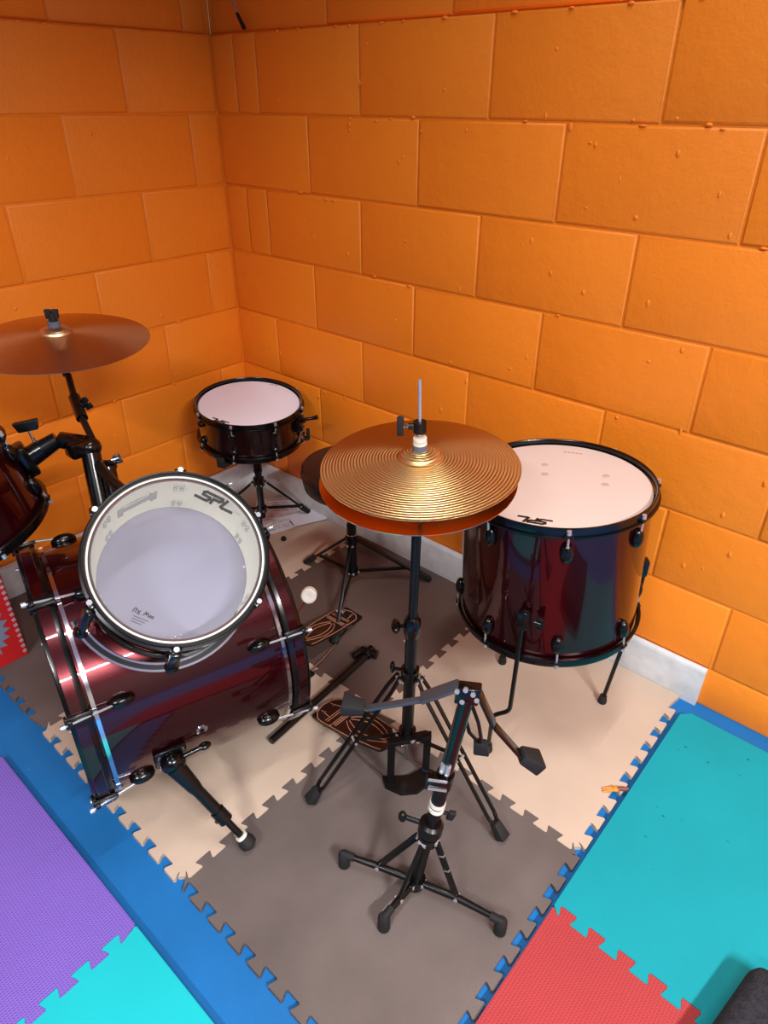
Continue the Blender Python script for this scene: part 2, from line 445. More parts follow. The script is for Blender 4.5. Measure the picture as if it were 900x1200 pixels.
# out-lines (ccw: SW, SE, NE, NW).  sign +1 = tabs bulge left of travel = inward for ccw
mat_thing('foam_tile', [(X2, -1.8), (X3, -1.8), (X3, Y1), (X2, Y1)][:0] or [(X2, Y2), (X3, Y2), (X3, Y1), (X2, Y1)],
          [(1, 1), (-1, 1), (1, 1), (1, 0)], M['grey'], 'grey-brown foam puzzle tile under the hi-hat pedal and folded snare stand, nearest the camera', TZ, group=G, edge_mat=M['grey'])
mat_thing('foam_tile', [(X1, Y2), (X2, Y2), (X2, Y1), (X1, Y1)],
          [(-1, 1), (-1, 1), (1, 1), (1, 1)], M['tan'], 'tan foam puzzle tile under the bass drum and its spur leg', TZ, group=G, edge_mat=M['tan'])
mat_thing('foam_tile', [(X2, Y1), (X3, Y1), (X3, -w), (X2, -w)],
          [(-1, 0), (-1, 1), 0, (-1, 1)], M['tan'], 'tan foam puzzle tile under the floor tom, bordering the teal mat', TZ, group=G, edge_mat=M['tan'])
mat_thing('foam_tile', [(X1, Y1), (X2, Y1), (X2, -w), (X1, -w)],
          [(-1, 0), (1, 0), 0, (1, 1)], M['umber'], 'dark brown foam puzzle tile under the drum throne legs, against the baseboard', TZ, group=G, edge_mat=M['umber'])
mat_thing('foam_tile', [(w, Y1), (X1, Y1), (X1, -w), (w, -w)],
          [(-1, 1), (-1, 0), 0, 0], M['tan'], 'tan foam puzzle tile in the room corner, strewn with papers', TZ, group=G, edge_mat=M['tan'])
mat_thing('foam_tile', [(w, Y2), (X1, Y2), (X1, Y1), (w, Y1)],
          [(1, 1), (-1, 0), (1, 0), 0], M['grey'], 'grey-brown foam puzzle tile beside the red box at the left edge', TZ, group=G, edge_mat=M['grey'])

def rot2(p, c, a):
    x, y = p[0]-c[0], p[1]-c[1]; return (c[0]+x*math.cos(a)-y*math.sin(a), c[1]+x*math.sin(a)+y*math.cos(a))
cR = (1.810, -.066); aR = math.radians(-.6)
def R2(x, y): return rot2((cR[0]+x, cR[1]-y), cR, aR)
G2 = 'thick coloured foam mats around the kit'
mat_thing('foam_mat', [R2(0, .68), R2(.68, .68), R2(.68, 0), R2(0, 0)], [(1, 1), 0, 0, 0], M['teal'],
          'large teal foam mat with scuff marks beside the floor tom and back wall', .022, group=G2, amp=.024, cham=(.003, .003, .003, .022))
mat_thing('foam_mat', [R2(0, 1.36), R2(.68, 1.36), R2(.68, .68), R2(0, .68)], [0, 0, (-1, 0), 0], M['red_foam'],
          'coral red foam mat in front of the teal mat at the bottom edge', .022, group=G2, amp=.024)
mat_thing('foam_mat', [(.618, -1.92), (1.214, -1.92), (1.214, -1.310), (.618, -1.310)], [0, (1, 1, .35), 0, 0], M['purple'],
          'purple textured foam mat at the lower left', .022, group=G2, amp=.022)
mat_thing('foam_mat', [(1.214, -1.92), (1.82, -1.92), (1.82, -1.310), (1.214, -1.310)], [0, 0, 0, (-1, 0, .35)], M['cyan'],
          'bright turquoise foam mat joined to the purple mat at the bottom left', .022, group=G2, amp=.022)

# ------------------------------------------------------------------ drum parts
def lettering(bm, p0, p1, n, hgt, lift=.0008, stroke=.34):
    """the three wide sheared letters S P L from p0 to p1 (baseline) on a plane with normal n"""
    p0, p1, n = V(p0), V(p1), V(n).normalized(); u = (p1-p0); L = u.length; u.normalize(); v = n.cross(u)
    s = hgt*stroke
    def stroke_(pts):
        q = []
        for x, y in pts: q.append(p0+u*(x*L+y*hgt*.25)+v*y*hgt+n*lift)
        for a, b in zip(q, q[1:]):
            d = (b-a).normalized()
            bar(bm, a-d*s*.5, b+d*s*.5, s, .0006, up=n, bev=0)
    stroke_([(.34, 1), (.12, 1), (.06, .85), (.08, .55), (.30, .50), (.33, .35), (.28, .05), (.22, 0), (-.06, 0)])
    stroke_([(.41, 0), (.41, .55), (.58, .55), (.66, .75), (.62, 1), (.40, 1)])
    stroke_([(.76, 1), (.72, .1), (.77, 0), (1.06, 0)])
    return bm

def lug_piece(bm, c, radial, axis, length=.045, wid=.014, hgt=.012):
    """rounded bullet lug standing on the shell"""
    tang = V(axis).cross(V(radial)).normalized()
    ellip(bm, V(c)+V(radial)*hgt*.35, (V(axis), tang, V(radial)), (length/2, wid, hgt), 14, 10)
    box(bm, V(c)+V(radial)*.001, axis, tang, radial, length*.55, wid*1.3, .008, .002)
    return bm

def drum(name, label, c, n, Rh, L, nl, th0, base_z, shell=M['lacquer'], head=M['coated_head'], lug_gap=.05,
         bottom=True, interior=None, hoop_h=.022, lug_long=False, lug_len=.048, ref=(0, 0, 1)):
    """c = centre of the top hoop rim, n = axis (up), Rh = hoop outer radius, L = rim to rim"""
    c, n = V(c), V(n).normalized(); x, y, _ = frame(n, ref)
    e1 = (V((1, 0, 0))-n*n.x).normalized(); e2 = n.cross(e1)
    t = thing(name, label, 'drum', (c.x-n.x*L, c.y-n.y*L, base_z))
    Rs = Rh-.012; d0, d1 = .012, L-.012        # shell ends below rims
    bm = bmesh.new()
    if interior:
        lathe(bm, [(Rs, -d0), (Rs, -d1), (Rs-.007, -d1), (Rs-.007, -d0)], c, n, 96, closed=True)
    else:
        lathe(bm, [(Rs-.006, -d0), (Rs, -d0-.003), (Rs, -d1+.003), (Rs-.006, -d1)], c, n, 96)
    sh = build('shell', bm, shell, t)
    if interior:
        bm = bmesh.new(); lathe(bm, [(Rs-.0075, -d0-.001), (Rs-.0075, -d1+.001)], c, n, 96)
        build('shell_lining', bm, interior, sh, label='white inside of the shell')
    for nm, s, o in (('top_hoop', -1, 0), ('bottom_hoop', 1, -L)):
        bm = bmesh.new(); h = lambda k: o+s*k
        lathe(bm, [(Rh-.0105, h(.010)), (Rh-.0105, h(.002)), (Rh-.0085, h(-.001)), (Rh-.0055, h(-.001)), (Rh-.0045, h(.002)),
                   (Rh-.0045, h(hoop_h-.006)), (Rh+.000, h(hoop_h-.005)), (Rh+.0005, h(hoop_h-.002)), (Rh-.0005, h(hoop_h)), (Rh-.0075, h(hoop_h)), (Rh-.0095, h(hoop_h-.004))], c, n, 96, closed=True)
        hp = build(nm, bm, M['gloss'], t)
    bm = bmesh.new()
    lathe(bm, [(0, -.0105), (Rh-.0215, -.0105), (Rh-.0205, -.0105), (Rh-.018, -.0102), (Rh-.0150, -.0125)], c, n, 96)
    hd = build('drumhead', bm, head, t)
    if interior:
        bm = bmesh.new(); lathe(bm, [(Rh-.0150, -.0098), (Rh-.0138, -.0090), (Rh-.0115, -.0088), (Rh-.0110, -.0100)], c, n, 96)
        build('collar', bm, M['shell_in'], hd, label='white collar of the clear head')
    bm = bmesh.new(); lathe(bm, [(0, -L+.0105), (Rh-.0195, -L+.0105), (Rh-.018, -L+.0105), (Rh-.015, -L+.0125)], c, n, 96)
    build('bottom_head', bm, M['smoky_head'], t)
    for i in range(nl):
        a = math.radians(th0+360*i/nl); rad = e1*math.cos(a)+e2*math.sin(a)
        for s, z in ((1, 0), (-1, -L)):
            bm = bmesh.new()
            if lug_long and s == -1: continue
            cz = z-s*(lug_gap) if not lug_long else -L/2
            lug_piece(bm, c+rad*Rs+n*cz, rad, n*s, lug_len)
            lg = build('lug', bm, M['gloss'], t)
        for s, z in ((1, 0), (-1, -L)):
            bm = bmesh.new()
            z1 = z-s*(lug_gap-.010 if not lug_long else L*.3)
            tube(bm, [c+rad*(Rh-.001)+n*(z-s*.005), c+rad*(Rs+.009)+n*z1], .0026, 8)
            tube(bm, [c+rad*(Rh-.001)+n*(z-s*.001), c+rad*(Rh-.001)+n*(z-s*.010)], .0048, 8)
            build('tension_rod', bm, M['nickel'], t)
            # ear of the hoop
            tg_ = n.cross(rad)
            bm = bmesh.new(); box(bm, c+rad*(Rh-.001)+n*(z-s*(hoop_h-.008)), tg_, rad, n, .020, .010, .006, .002)
            build('hoop_ear', bm, M['gloss'], t)
    return t, x, y

# --- floor tom
nF = V((-.0609, -.0223, 1)).normalized(); cF = V((1.4656, -.302, .6827))
ft, _, _ = drum('floor_tom', 'deep burgundy floor tom with white head standing on three bent legs by the back wall',
                cF, nF, .215, .352, 8, -55, .012, lug_gap=.058)
bm = bmesh.new(); lettering(bm, (1.5332, -.4513, .6722), (1.4788, -.4698, .6690), nF, .017); 
build('logo', bm, M['ink'], [o for o in ft.children if o.name.startswith('drumhead')][0], smooth=False)
bm = bmesh.new()
for dx in range(5): bar(bm, V((1.404, -.1538, .6715))+V((.035, .0125, .0021))*dx/4+V((0, 0, .0006)), V((1.404, -.1538, .6715))+V((.035, .0125, .0021))*(dx+.7)/4+V((0, 0, .0006)), .004, .0005, up=nF, bev=0)
build('maker_mark', bm, M['grey_ink'], [o for o in ft.children if o.name.startswith('drumhead')][0], smooth=False)
for p in ((1.4022, -.2389, .6802), (1.4257, -.2805, .6807), (1.538, -.2124, .6891), (1.554, -.2505, .6892)):
    bm = bmesh.new(); lathe(bm, [(0, .0004), (.0075, .0004), (.0085, 0)], V(p)-nF*.0104, nF, 20)
    build('worn_spot', bm, M['faint_spot'], [o for o in ft.children if o.name.startswith('drumhead')][0])
def rounded(pts, r=.015, k=4):
    pts = [V(p) for p in pts]; out = [pts[0]]
    for a, b, c in zip(pts, pts[1:], pts[2:]):
        d1 = (a-b); d2 = (c-b); q = min(r, d1.length*.45, d2.length*.45); s = b+d1.normalized()*q; e = b+d2.normalized()*q
        for i in range(k+1):
            t = i/k; out.append(s*(1-t)**2+b*2*t*(1-t)+e*t*t)
    out.append(pts[-1]); return out
def ft_leg(pts, ang):
    a = math.radians(ang); rad = V((math.cos(a), math.sin(a), 0))
    bm = bmesh.new(); tube(bm, rounded(pts), .0052, 10)
    lg = build('leg', bm, M['black'], ft)
    e = V(pts[-1]); bm = bmesh.new(); lathe(bm, [(0, .0), (.011, 0), (.012, .004), (.009, .024), (0, .025)], (e.x, e.y, .0122), (0, 0, 1), 16)
    build('rubber_foot', bm, M['rubber'], lg)
    p = V(pts[0]); q = V((p.x, p.y, .46))
    bm = bmesh.new(); box(bm, (q.x-rad.x*.006, q.y-rad.y*.006, .455), rad, V((-rad.y, rad.x, 0)), (0, 0, 1), .022, .026, .045, .005)
    wing(bm, q+V((-rad.y, rad.x, 0))*.03, V((-rad.y, rad.x, 0)), (0, 0, 1), .026)
    build('leg_bracket', bm, M['gloss'], ft)
ft_leg([(1.537, -.512, .47), (1.537, -.512, .185), (1.500, -.520, .150), (1.493, -.510, .018)], -73)
ft_leg([(1.652, -.155, .47), (1.652, -.155, .26), (1.645, -.165, .16), (1.636, -.176, .018)], 38)
ft_leg([(1.305, -.150, .47), (1.305, -.150, .20), (1.335, -.195, .14), (1.355, -.227, .018)], 137)

# --- snare
nS = V((.091, -.032, 1)).normalized(); cS = V((.300, -.222, .525))
sn, _, _ = drum('snare_drum', 'small dark snare drum with white head on its own stand in the room corner',
                cS, nS, .183, .140, 8, -58, .37, lug_gap=.040, hoop_h=.020, shell=M['shaded_lacquer'], head=M['cool_head'], lug_len=.024)
bm = bmesh.new(); lettering(bm, (.3555, -.3560, .5048), (.3038, -.3700, .5092), nS, .015)
sh_ = [o for o in sn.children if o.name.startswith('drumhead')][0]
build('logo', bm, M['ink'], sh_, smooth=False)
bm = bmesh.new()
for k in range(4): bar(bm, V((.2384+.0075*k, -.0781+.0032*k, .5256-.0006*k)), V((.2434+.0075*k, -.0760+.0032*k, .5252-.0006*k)), .005, .0005, up=nS, bev=0)
build('maker_mark', bm, M['grey_ink'], sh_, smooth=False)
rad = V((math.cos(math.radians(22)), math.sin(math.radians(22)), 0)); tgt = V((-rad.y, rad.x, 0))
bm = bmesh.new(); box(bm, cS+rad*.180-nS*.062, rad, tgt, nS, .022, .030, .052, .003)
box(bm, cS+rad*.196-nS*.045, rad, tgt, nS, .020, .016, .016, .003)
tube(bm, [cS+rad*.200-nS*.042, cS+rad*.222-nS*.040+tgt*.012, cS+rad*.242-nS*.034+tgt*.018], [.006, .0055, .008], 10)
st = build('strainer', bm, M['gloss'], sn)
bm = bmesh.new(); tube(bm, [cS+rad*.197-nS*.068, cS+rad*.197-nS*.085], .006, 10)
for k in range(4): tube(bm, [cS+rad*.192-nS*.085+tgt*(.006*k-.010), cS+rad*.180-nS*.130+tgt*(.006*k-.010)], .0012, 6)
build('adjuster', bm, M['chrome'], st, label='chrome knob and snare wires ends')

# --- rack tom facing the camera (clear head, white inside)
nT = V((.912, -.353, 1)).normalized(); cT = V((1.1357, -1.0352, .7110))
tt, _, _ = drum('rack_tom', 'clear-headed rack tom tilted towards the camera on top of the bass drum, white inside', cT, nT, .160, .185, 6, 15, .60,
                head=M['clear_head'], interior=M['shell_in'], lug_gap=.045)
hdT = [o for o in tt.children if o.name.startswith('drumhead')][0]
bm = bmesh.new(); lettering(bm, V((1.0921, -.9527, .7799))-nT*.0095, V((1.1361, -.921, .751))-nT*.0095, nT, .0155)
build('logo', bm, M['ink'], hdT, smooth=False)
bm = bmesh.new(); a_, b_ = V((1.1479, -1.1423, .6621))-nT*.0092, V((1.1791, -1.118, .6422))-nT*.0092
uu = (b_-a_).normalized(); vv = nT.cross(uu)
def hand(bm, pts, s=.0016):
    q = [a_+uu*x+vv*y for x, y in pts]
    for p, r in zip(q, q[1:]):
        if (p-r).length > 1e-5: bar(bm, p, r, s, .0005, up=nT, bev=0)
hand(bm, [(.000, .000), (.001, .008), (.005, .008), (.004, .001)]); hand(bm, [(.007, 0), (.012, .007)]); hand(bm, [(.007, .007), (.012, 0)])
hand(bm, [(.018, .001), (.021, .009), (.022, .003), (.025, .008), (.027, .001), (.030, .006), (.031, .001), (.034, .006), (.035, .001)])
for k in range(3): hand(bm, [(.004, -.005-.0045*k), (.030-.004*k, -.005-.0045*k)], .0010)
build('faint_print', bm, M['ink'], hdT, smooth=False)
# fixings seen on the white lining
e1 = (V((1, 0, 0))-nT*nT.x).normalized(); e2 = nT.cross(e1)
lin_ = [o for o in [c for s in tt.children for c in s.children] if o.name.startswith('shell_lining')][0]
for i in range(6):
    a = math.radians(15+60*i); rad = e1*math.cos(a)+e2*math.sin(a); tg_ = nT.cross(rad)
    for dz in (.045, .140):
        bm = bmesh.new()
        for s1 in (-1, 1):
            for s2 in (-1, 1):
                cc = cT+rad*(.160-.0205)-nT*(dz+s1*.009)+tg_*s2*.006
                lathe(bm, [(0, .003), (.0030, .003), (.0040, 0)], cc, -rad, 10)
        build('screw_cluster', bm, M['grey_plate'], lin_)
a = math.radians(167); rad = e1*math.cos(a)+e2*math.sin(a); tg_ = nT.cross(rad)
bm = bmesh.new(); box(bm, cT+rad*.138-nT*.080, nT, tg_, rad, .026, .070, .004, .002)
for s1 in (-1, 1): box(bm, cT+rad*.137-nT*(.080)+tg_*s1*.034, nT, tg_, rad, .050, .014, .005, .002)
build('mount_plate', bm, M['grey_plate'], lin_)
# suspension ring slung under the lugs
bm = bmesh.new()
cr = cT-nT*.072
def arc_band(bm, c, n, r0, r1, h0, h1, a0, a1, k=40):
    R = []
    for i in range(k+1):
        a = math.radians(a0+(a1-a0)*i/k); rd = e1*math.cos(a)+e2*math.sin(a)
        R.append([bm.verts.new(c+rd*r+n*h) for r, h in ((r0, h0), (r1, h0), (r1, h1), (r0, h1))])
    for p, q in zip(R, R[1:]):
        for j in range(4): bm.faces.new((p[j], p[(j+1) % 4], q[(j+1) % 4], q[j]))
    bm.faces.new(R[0][::-1]); bm.faces.new(R[-1])
cr = cT-nT*.088-e2*.036
RING0, RING1 = -108, 22
arc_band(bm, cr, nT, .146, .162, -.002, .002, RING0, RING1)
rg = build('suspension_ring', bm, M['gloss'], tt)
bm = bmesh.new(); arc_band(bm, cr, nT, .1595, .1635, -.002, .0035, RING0, RING1)
be = build('bright_edge', bm, M['chrome'], rg, label='outer chrome edge of the ring')
bm = bmesh.new(); arc_band(bm, cr, nT, .1475, .1510, .001, .0035, RING0+4, RING1)
build('bright_edge', bm, M['chrome'], rg, label='inner chrome edge of the ring')
for aa in (-102, -45):
    a = math.radians(aa); rd = e1*math.cos(a)+e2*math.sin(a); tg_ = nT.cross(rd)
    p = cT+rd*.164-nT*.012; aq = a+math.radians(8 if aa > -60 else 2); q = cr+(e1*math.cos(aq)+e2*math.sin(aq))*.157
    bm = bmesh.new(); bar(bm, p, q, .020, .014, up=rd, bev=.004); ellip(bm, q, (rd, tg_, nT), (.013, .014, .012), 12, 8)
    build('ring_clamp', bm, M['gloss'], rg)

# --- left tom, mostly outside the frame
nL = V((-.10, -.28, 1)).normalized(); cL = V((.606, -1.192, .604))+nL*.185
lt, _, _ = drum('rack_tom', 'dark burgundy rack tom at the left edge, held by the arm of the double mount', cL, nL, .165, .185, 6, -60, .60, lug_gap=.05)
def on_shell(P, c, n, r):
    q = V(P)-c; ax = q.dot(n); rr = (q-n*ax).normalized(); return c+n*ax+rr*r, rr

# --- bass drum
aB = V((math.cos(1.283), math.sin(1.283), 0)); cB = V((.860, -.961, .309)); pB = V((aB.y, -aB.x, 0)); zB = V((0, 0, 1))
bd = thing('bass_drum', 'large glossy burgundy bass drum lying on its side, rack toms mounted on top', 'drum', (cB.x, cB.y, .012))
bm = bmesh.new(); lathe(bm, [(.273, -.205), (.279, -.200), (.279, .200), (.273, .205), (.272, .19), (.272, -.19)], cB, aB, 128, closed=True)
shB = build('shell', bm, M['lacquer'], bd)
def BP(s, th, r):                                  # point on the bass drum
    a = math.radians(th); return cB+aB*s+(pB*math.cos(a)+zB*math.sin(a))*r
def BR(th): a = math.radians(th); return pB*math.cos(a)+zB*math.sin(a)
for nm, s in (('front_hoop', -1), ('batter_hoop', 1)):
    bm = bmesh.new(); lathe(bm, [(.281, s*.196), (.2905, s*.196), (.2918, s*.1985), (.2918, s*.2325), (.2905, s*.235), (.281, s*.235)], cB, aB, 128, closed=True)
    hp = build(nm, bm, M['gloss'], bd)
    bm = bmesh.new(); lathe(bm, [(.2919, s*.2065), (.2926, s*.2072), (.2926, s*.2268), (.2919, s*.2275)], cB, aB, 128)
    build('inlay', bm, M['lacquer'], hp, label='burgundy inlay strip on the black hoop')
    bm = bmesh.new(); lathe(bm, [(.2795, s*.184), (.2865, s*.184), (.2865, s*.1915), (.2795, s*.1915)], cB, aB, 128, closed=True)
    build('head_rim', bm, M['chrome'], hp, label='chrome rim of the bass drum head')
    bm = bmesh.new(); lathe(bm, [(0, s*.214), (.272, s*.214), (.281, s*.205)], cB, aB, 96)
    build('front_head' if s < 0 else 'batter_head', bm, M['ink'] if s < 0 else M['coated_head'], bd)
    for k in range(8):
        th = 23-45*k
        if -160 < th-0 < -60 and False: continue
        rd = BR(th); tg_ = aB.cross(rd)
        bm = bmesh.new(); ellip(bm, BP(s*.140, th, .283), (aB, tg_, rd), (.026, .0135, .015), 16, 10)
        box(bm, BP(s*.137, th, .281), aB, tg_, rd, .030, .020, .008, .002)
        build('lug', bm, M['gloss'], bd)
        bm = bmesh.new(); tube(bm, [BP(s*.155, th, .291), BP(s*.249, th, .3065)], .0024, 8)
        tube(bm, [BP(s*.241, th, .3055), BP(s*.249, th, .3065)], .0055, 10)
        build('tension_rod', bm, M['nickel'], bd)
        bm = bmesh.new()
        box(bm, BP(s*.2155, th, .2965), aB, tg_, rd, .046, .021, .007, .002)
        box(bm, BP(s*.2385, th, .2890), aB, tg_, rd, .005, .021, .020, .0015)
        box(bm, BP(s*.2330, th, .3020), aB, tg_, rd, .010, .014, .010, .002)
        build('claw', bm, M['black'], bd)
# vent with a small wing screw
bm = bmesh.new(); lathe(bm, [(.004, .001), (.012, .001), (.013, -.001)], BP(-.01, -7, .2800), BR(-7), 20); build('air_vent', bm, M['chrome'], bd)
# spur leg
sp0 = BP(-.080, -14, .281); rd = BR(-14); tg_ = aB.cross(rd)
bm = bmesh.new(); box(bm, sp0+rd*.004, aB, tg_, rd, .066, .058, .010, .005)
ellip(bm, sp0+rd*.016-zB*.008, (aB, tg_, rd), (.026, .026, .022), 18, 12)
tube(bm, [sp0+rd*.018+aB*.0, sp0+rd*.018+aB*.060+zB*.004], .005, 10)
ellip(bm, sp0+rd*.018+aB*.066+zB*.004, (aB, tg_, rd), (.014, .006, .009), 12, 8)
br = build('spur_bracket', bm, M['gloss'], bd)
for i in (-1, 1):
    for j in (-1, 1): bm = bmesh.new(); lathe(bm, [(0, .004), (.0035, .004), (.004, 0)], sp0+rd*.0085+aB*.024*i+tg_*.020*j, rd, 10); build('bolt', bm, M['chrome'], br)
f0 = sp0+rd*.022-zB*.012; f1 = V((1.254, -1.063, .030)); dd = f1-f0
bm = bmesh.new(); tube(bm, [f0, f0+dd*.25, f0+dd*.30, f0+dd*.55, f0+dd*.55, f0+dd*.68, f0+dd*.69], [.020, .015, .0125, .0125, .0155, .0155, .010], 14)
tube(bm, [f0+dd*.62, f0+dd*.62+V((.004, -.018, .0))], .004, 8)
tube(bm, [f0+dd*.66, f0+dd*.93], .0075, 12)
sl = build('spur_leg', bm, M['black'], bd)
bm = bmesh.new(); tube(bm, [f0+dd*.875, f0+dd*.905], [.0125, .0125], 14); build('locking_ring', bm, M['white_felt'], sl, label='pale grey locking ring')
bm = bmesh.new(); lathe(bm, [(0, -.105), (.009, -.105), (.0155, -.09), (.0185, -.072), (.0165, -.070), (.0185, -.066), (.0175, -.055), (.013, -.050), (0, -.05)],
                        f1-dd.normalized()*-.078+V((0, 0, 0)), -dd, 18)
bm.free()
bm = bmesh.new(); u_ = dd.normalized(); tube(bm, [f0+dd*.90, f0+dd*.905, f0+dd*.93, f0+dd*.96, f0+dd*1.0, f0+dd*1.03], [.010, .0145, .0155, .0185, .0175, .009], 16)
build('rubber_foot', bm, M['rubber'], sl)

# --- double tom mount with cymbal arm
mt = thing('tom_mount', 'black double tom mount post on top of the bass drum behind the clear-headed tom', 'drum mount', (.775, -.995, .590))
bm = bmesh.new(); box(bm, BP(-.052, 98, .284), aB, pB, zB, .085, .07, .012, .004); tube(bm, [(.775, -.995, .585), (.765, -.99, .64)], .024, 18)
build('base_plate', bm, M['gloss'], mt)
P0, P1 = V((.772, -.992, .600)), V((.702, -.955, .748))
bm = bmesh.new(); tube(bm, [P0, P1], .0200, 16); tube(bm, [P0+V((.026, .020, 0)), P0*.25+P1*.75+V((.024, .020, 0))], .0155, 14)
build('post', bm, M['gloss'], mt)
bm = bmesh.new(); ellip(bm, P1, ((1, 0, 0), (0, 1, 0), (0, 0, 1)), (.025, .025, .023)); box(bm, P1+V((-.004, -.02, .006)), (0, 1, 0), (1, 0, 0), (0, 0, 1), .05, .04, .035, .006)
build('knuckle', bm, M['gloss'], mt)
J1 = V((.662, -1.000, .770)); tgt_, rrL = on_shell((.640, -1.055, .742), cL, nL, .153)
bm = bmesh.new(); bar(bm, P1+V((0, 0, .008)), J1, .034, .026, bev=.004); tube(bm, [J1, tgt_+rrL*.02], [.017, .023], 14)
tube(bm, [J1*.6+tgt_*.4, J1*.3+tgt_*.7], .021, 14)
build('arm', bm, M['gloss'], mt)
bm = bmesh.new(); box(bm, tgt_+rrL*.012, rrL, nL.cross(rrL), nL, .024, .05, .07, .006); build('tom_bracket', bm, M['gloss'], mt)
q = (J1+tgt_)/2
bm = bmesh.new(); tube(bm, [q, q+V((-.012, -.003, .042))], .0035, 8); 
kn = build('wing_bolt', bm, M['chrome'], mt)
bm = bmesh.new(); box(bm, q+V((-.016, -.004, .053)), (.6, .8, .15), (.8, -.6, 0), (-.25, -.05, 1), .040, .010, .022, .003, 1.3); build('grip', bm, M['black'], kn)
bm = bmesh.new(); bar(bm, J1+V((.004, .0, .018)), J1+V((.004, .0, .036)), .014, .014); build('memory_lock', bm, M['chrome'], mt)
# hidden arm behind the facing tom
tb, rrT = on_shell((.93, -.985, .70), cT, nT, .148)
bm = bmesh.new(); tube(bm, [P1+V((.01, .0, -.03)), (.82, -.975, .715), tb+rrT*.012], .011, 12); build('arm', bm, M['black'], mt)
bm = bmesh.new(); box(bm, tb+rrT*.008, rrT, nT.cross(rrT), nT, .018, .04, .06, .004); build('tom_bracket', bm, M['gloss'], mt)

# --- crash cymbal and its arm
cC = V((.455, -.861, .906)); nC = V((.053, -.005, 1)).normalized()
ca = thing('cymbal_arm', 'black cymbal arm rising from the bass drum mount to the crash cymbal', 'cymbal stand', (.800, -.955, .60))
A = [V((.800, -.958, .600)), V((.757, -.953, .672)), V((.705, -.945, .760)), V((.620, -.925, .803)), V((.530, -.889, .849))]
bm = bmesh.new(); tube(bm, [A[0], A[1], A[1]*.45+A[2]*.55], .0105, 12); build('lower_rod', bm, M['gloss'], ca)
bm = bmesh.new(); k0 = A[1]*.5+A[2]*.5; tube(bm, [k0, k0, A[2], A[2]], [.006, .017, .015, .006], 14)
box(bm, k0+V((.008, .010, -.004)), (.7, .7, 0), (-.7, .7, 0), (0, 0, 1), .03, .016, .02, .003)
cl_ = build('clamp', bm, M['gloss'], ca)
bm = bmesh.new(); tube(bm, [k0+V((0, 0, .0)), k0+V((.012, .020, .006))], .003, 8); wing(bm, k0+V((.014, .023, .007)), (.5, .8, .2), (0, 0, 1), .02); build('clamp_screw', bm, M['chrome'], cl_)
bm = bmesh.new(); tube(bm, [A[2], A[3], A[4]], .0075, 12); build('upper_rod', bm, M['black'], ca)
bm = bmesh.new(); tube(bm, [A[3]*.7+A[2]*.3, A[3]*.65+A[4]*.35], .0125, 14); wing(bm, A[3]+V((.012, .012, .010)), (.5, .6, .5), (0, .3, 1), .026)
build('tilter', bm, M['gloss'], ca)
e_ = cC-nC*.004
bm = bmesh.new(); tube(bm, [A[4]-V((.004, .0015, -.002)), A[4]+V((-.012, -.003, .008)), e_, e_+nC*.050], [.009, .0065, .0045, .0035], 10); build('cymbal_rod', bm, M['black'], ca)
bm = bmesh.new(); tube(bm, [cC+nC*.030, cC+nC*.046], .0135, 16); build('felt_washer', bm, M['grey_felt'], ca)
bm = bmesh.new(); wing(bm, cC+nC*.055, nC, (.6, .7, 0), .026, .020, .012); tube(bm, [cC+nC*.046, cC+nC*.056], .009, 12); build('wing_nut', bm, M['rubber'], ca)

def cymbal(name, R, bell_r, bell_h, bow_h, c, n, m, label, cat='cymbal', flip=1, hole=.006, up=True):
    prof = []
    t = .0011
    top = [(R, 0)]
    K = 16
    for i in range(1, K+1):
        r = R+(bell_r-R)*i/K; f = (R-r)/(R-bell_r); top.append((r, bow_h*(1-(1-f)**1.6)*1.0))
    for i in range(1, 9):
        a = i/8*PI/2; r = hole+(bell_r-hole)*math.cos(a); top.append((r, bow_h+bell_h*math.sin(a)))
    und = [(r, h-t) for r, h in top][::-1]
    bm = bmesh.new(); lathe(bm, top+und, (0, 0, 0), (0, 0, 1), 128, closed=True)
    if flip < 0: bmesh.ops.scale(bm, vec=(1, 1, -1), verts=bm.verts)
    bmesh.ops.recalc_face_normals(bm, faces=bm.faces)
    me = bpy.data.meshes.new(name); bm.to_mesh(me); bm.free()
    for p in me.polygons: p.use_smooth = True
    me.set_sharp_from_angle(angle=math.radians(50))
    me.materials.append(m); me.materials.append(M['hat_under'])
    for p in me.polygons:
        if p.normal.z < 0: p.material_index = 1
    o = bpy.data.objects.new(name, me); COL.objects.link(o)
    x, y, z = frame(n); mm = Matrix((x, y, z)).transposed().to_4x4(); mm.translation = V(c); o.matrix_world = mm
    ORG[o.name] = V(c)
    if label: tag(o, label, cat)
    return o
cymbal('crash_cymbal', .203, .036, .014, .020, cC, nC, M['crash'], 'thin bronze crash cymbal on the arm at the left, seen from above')

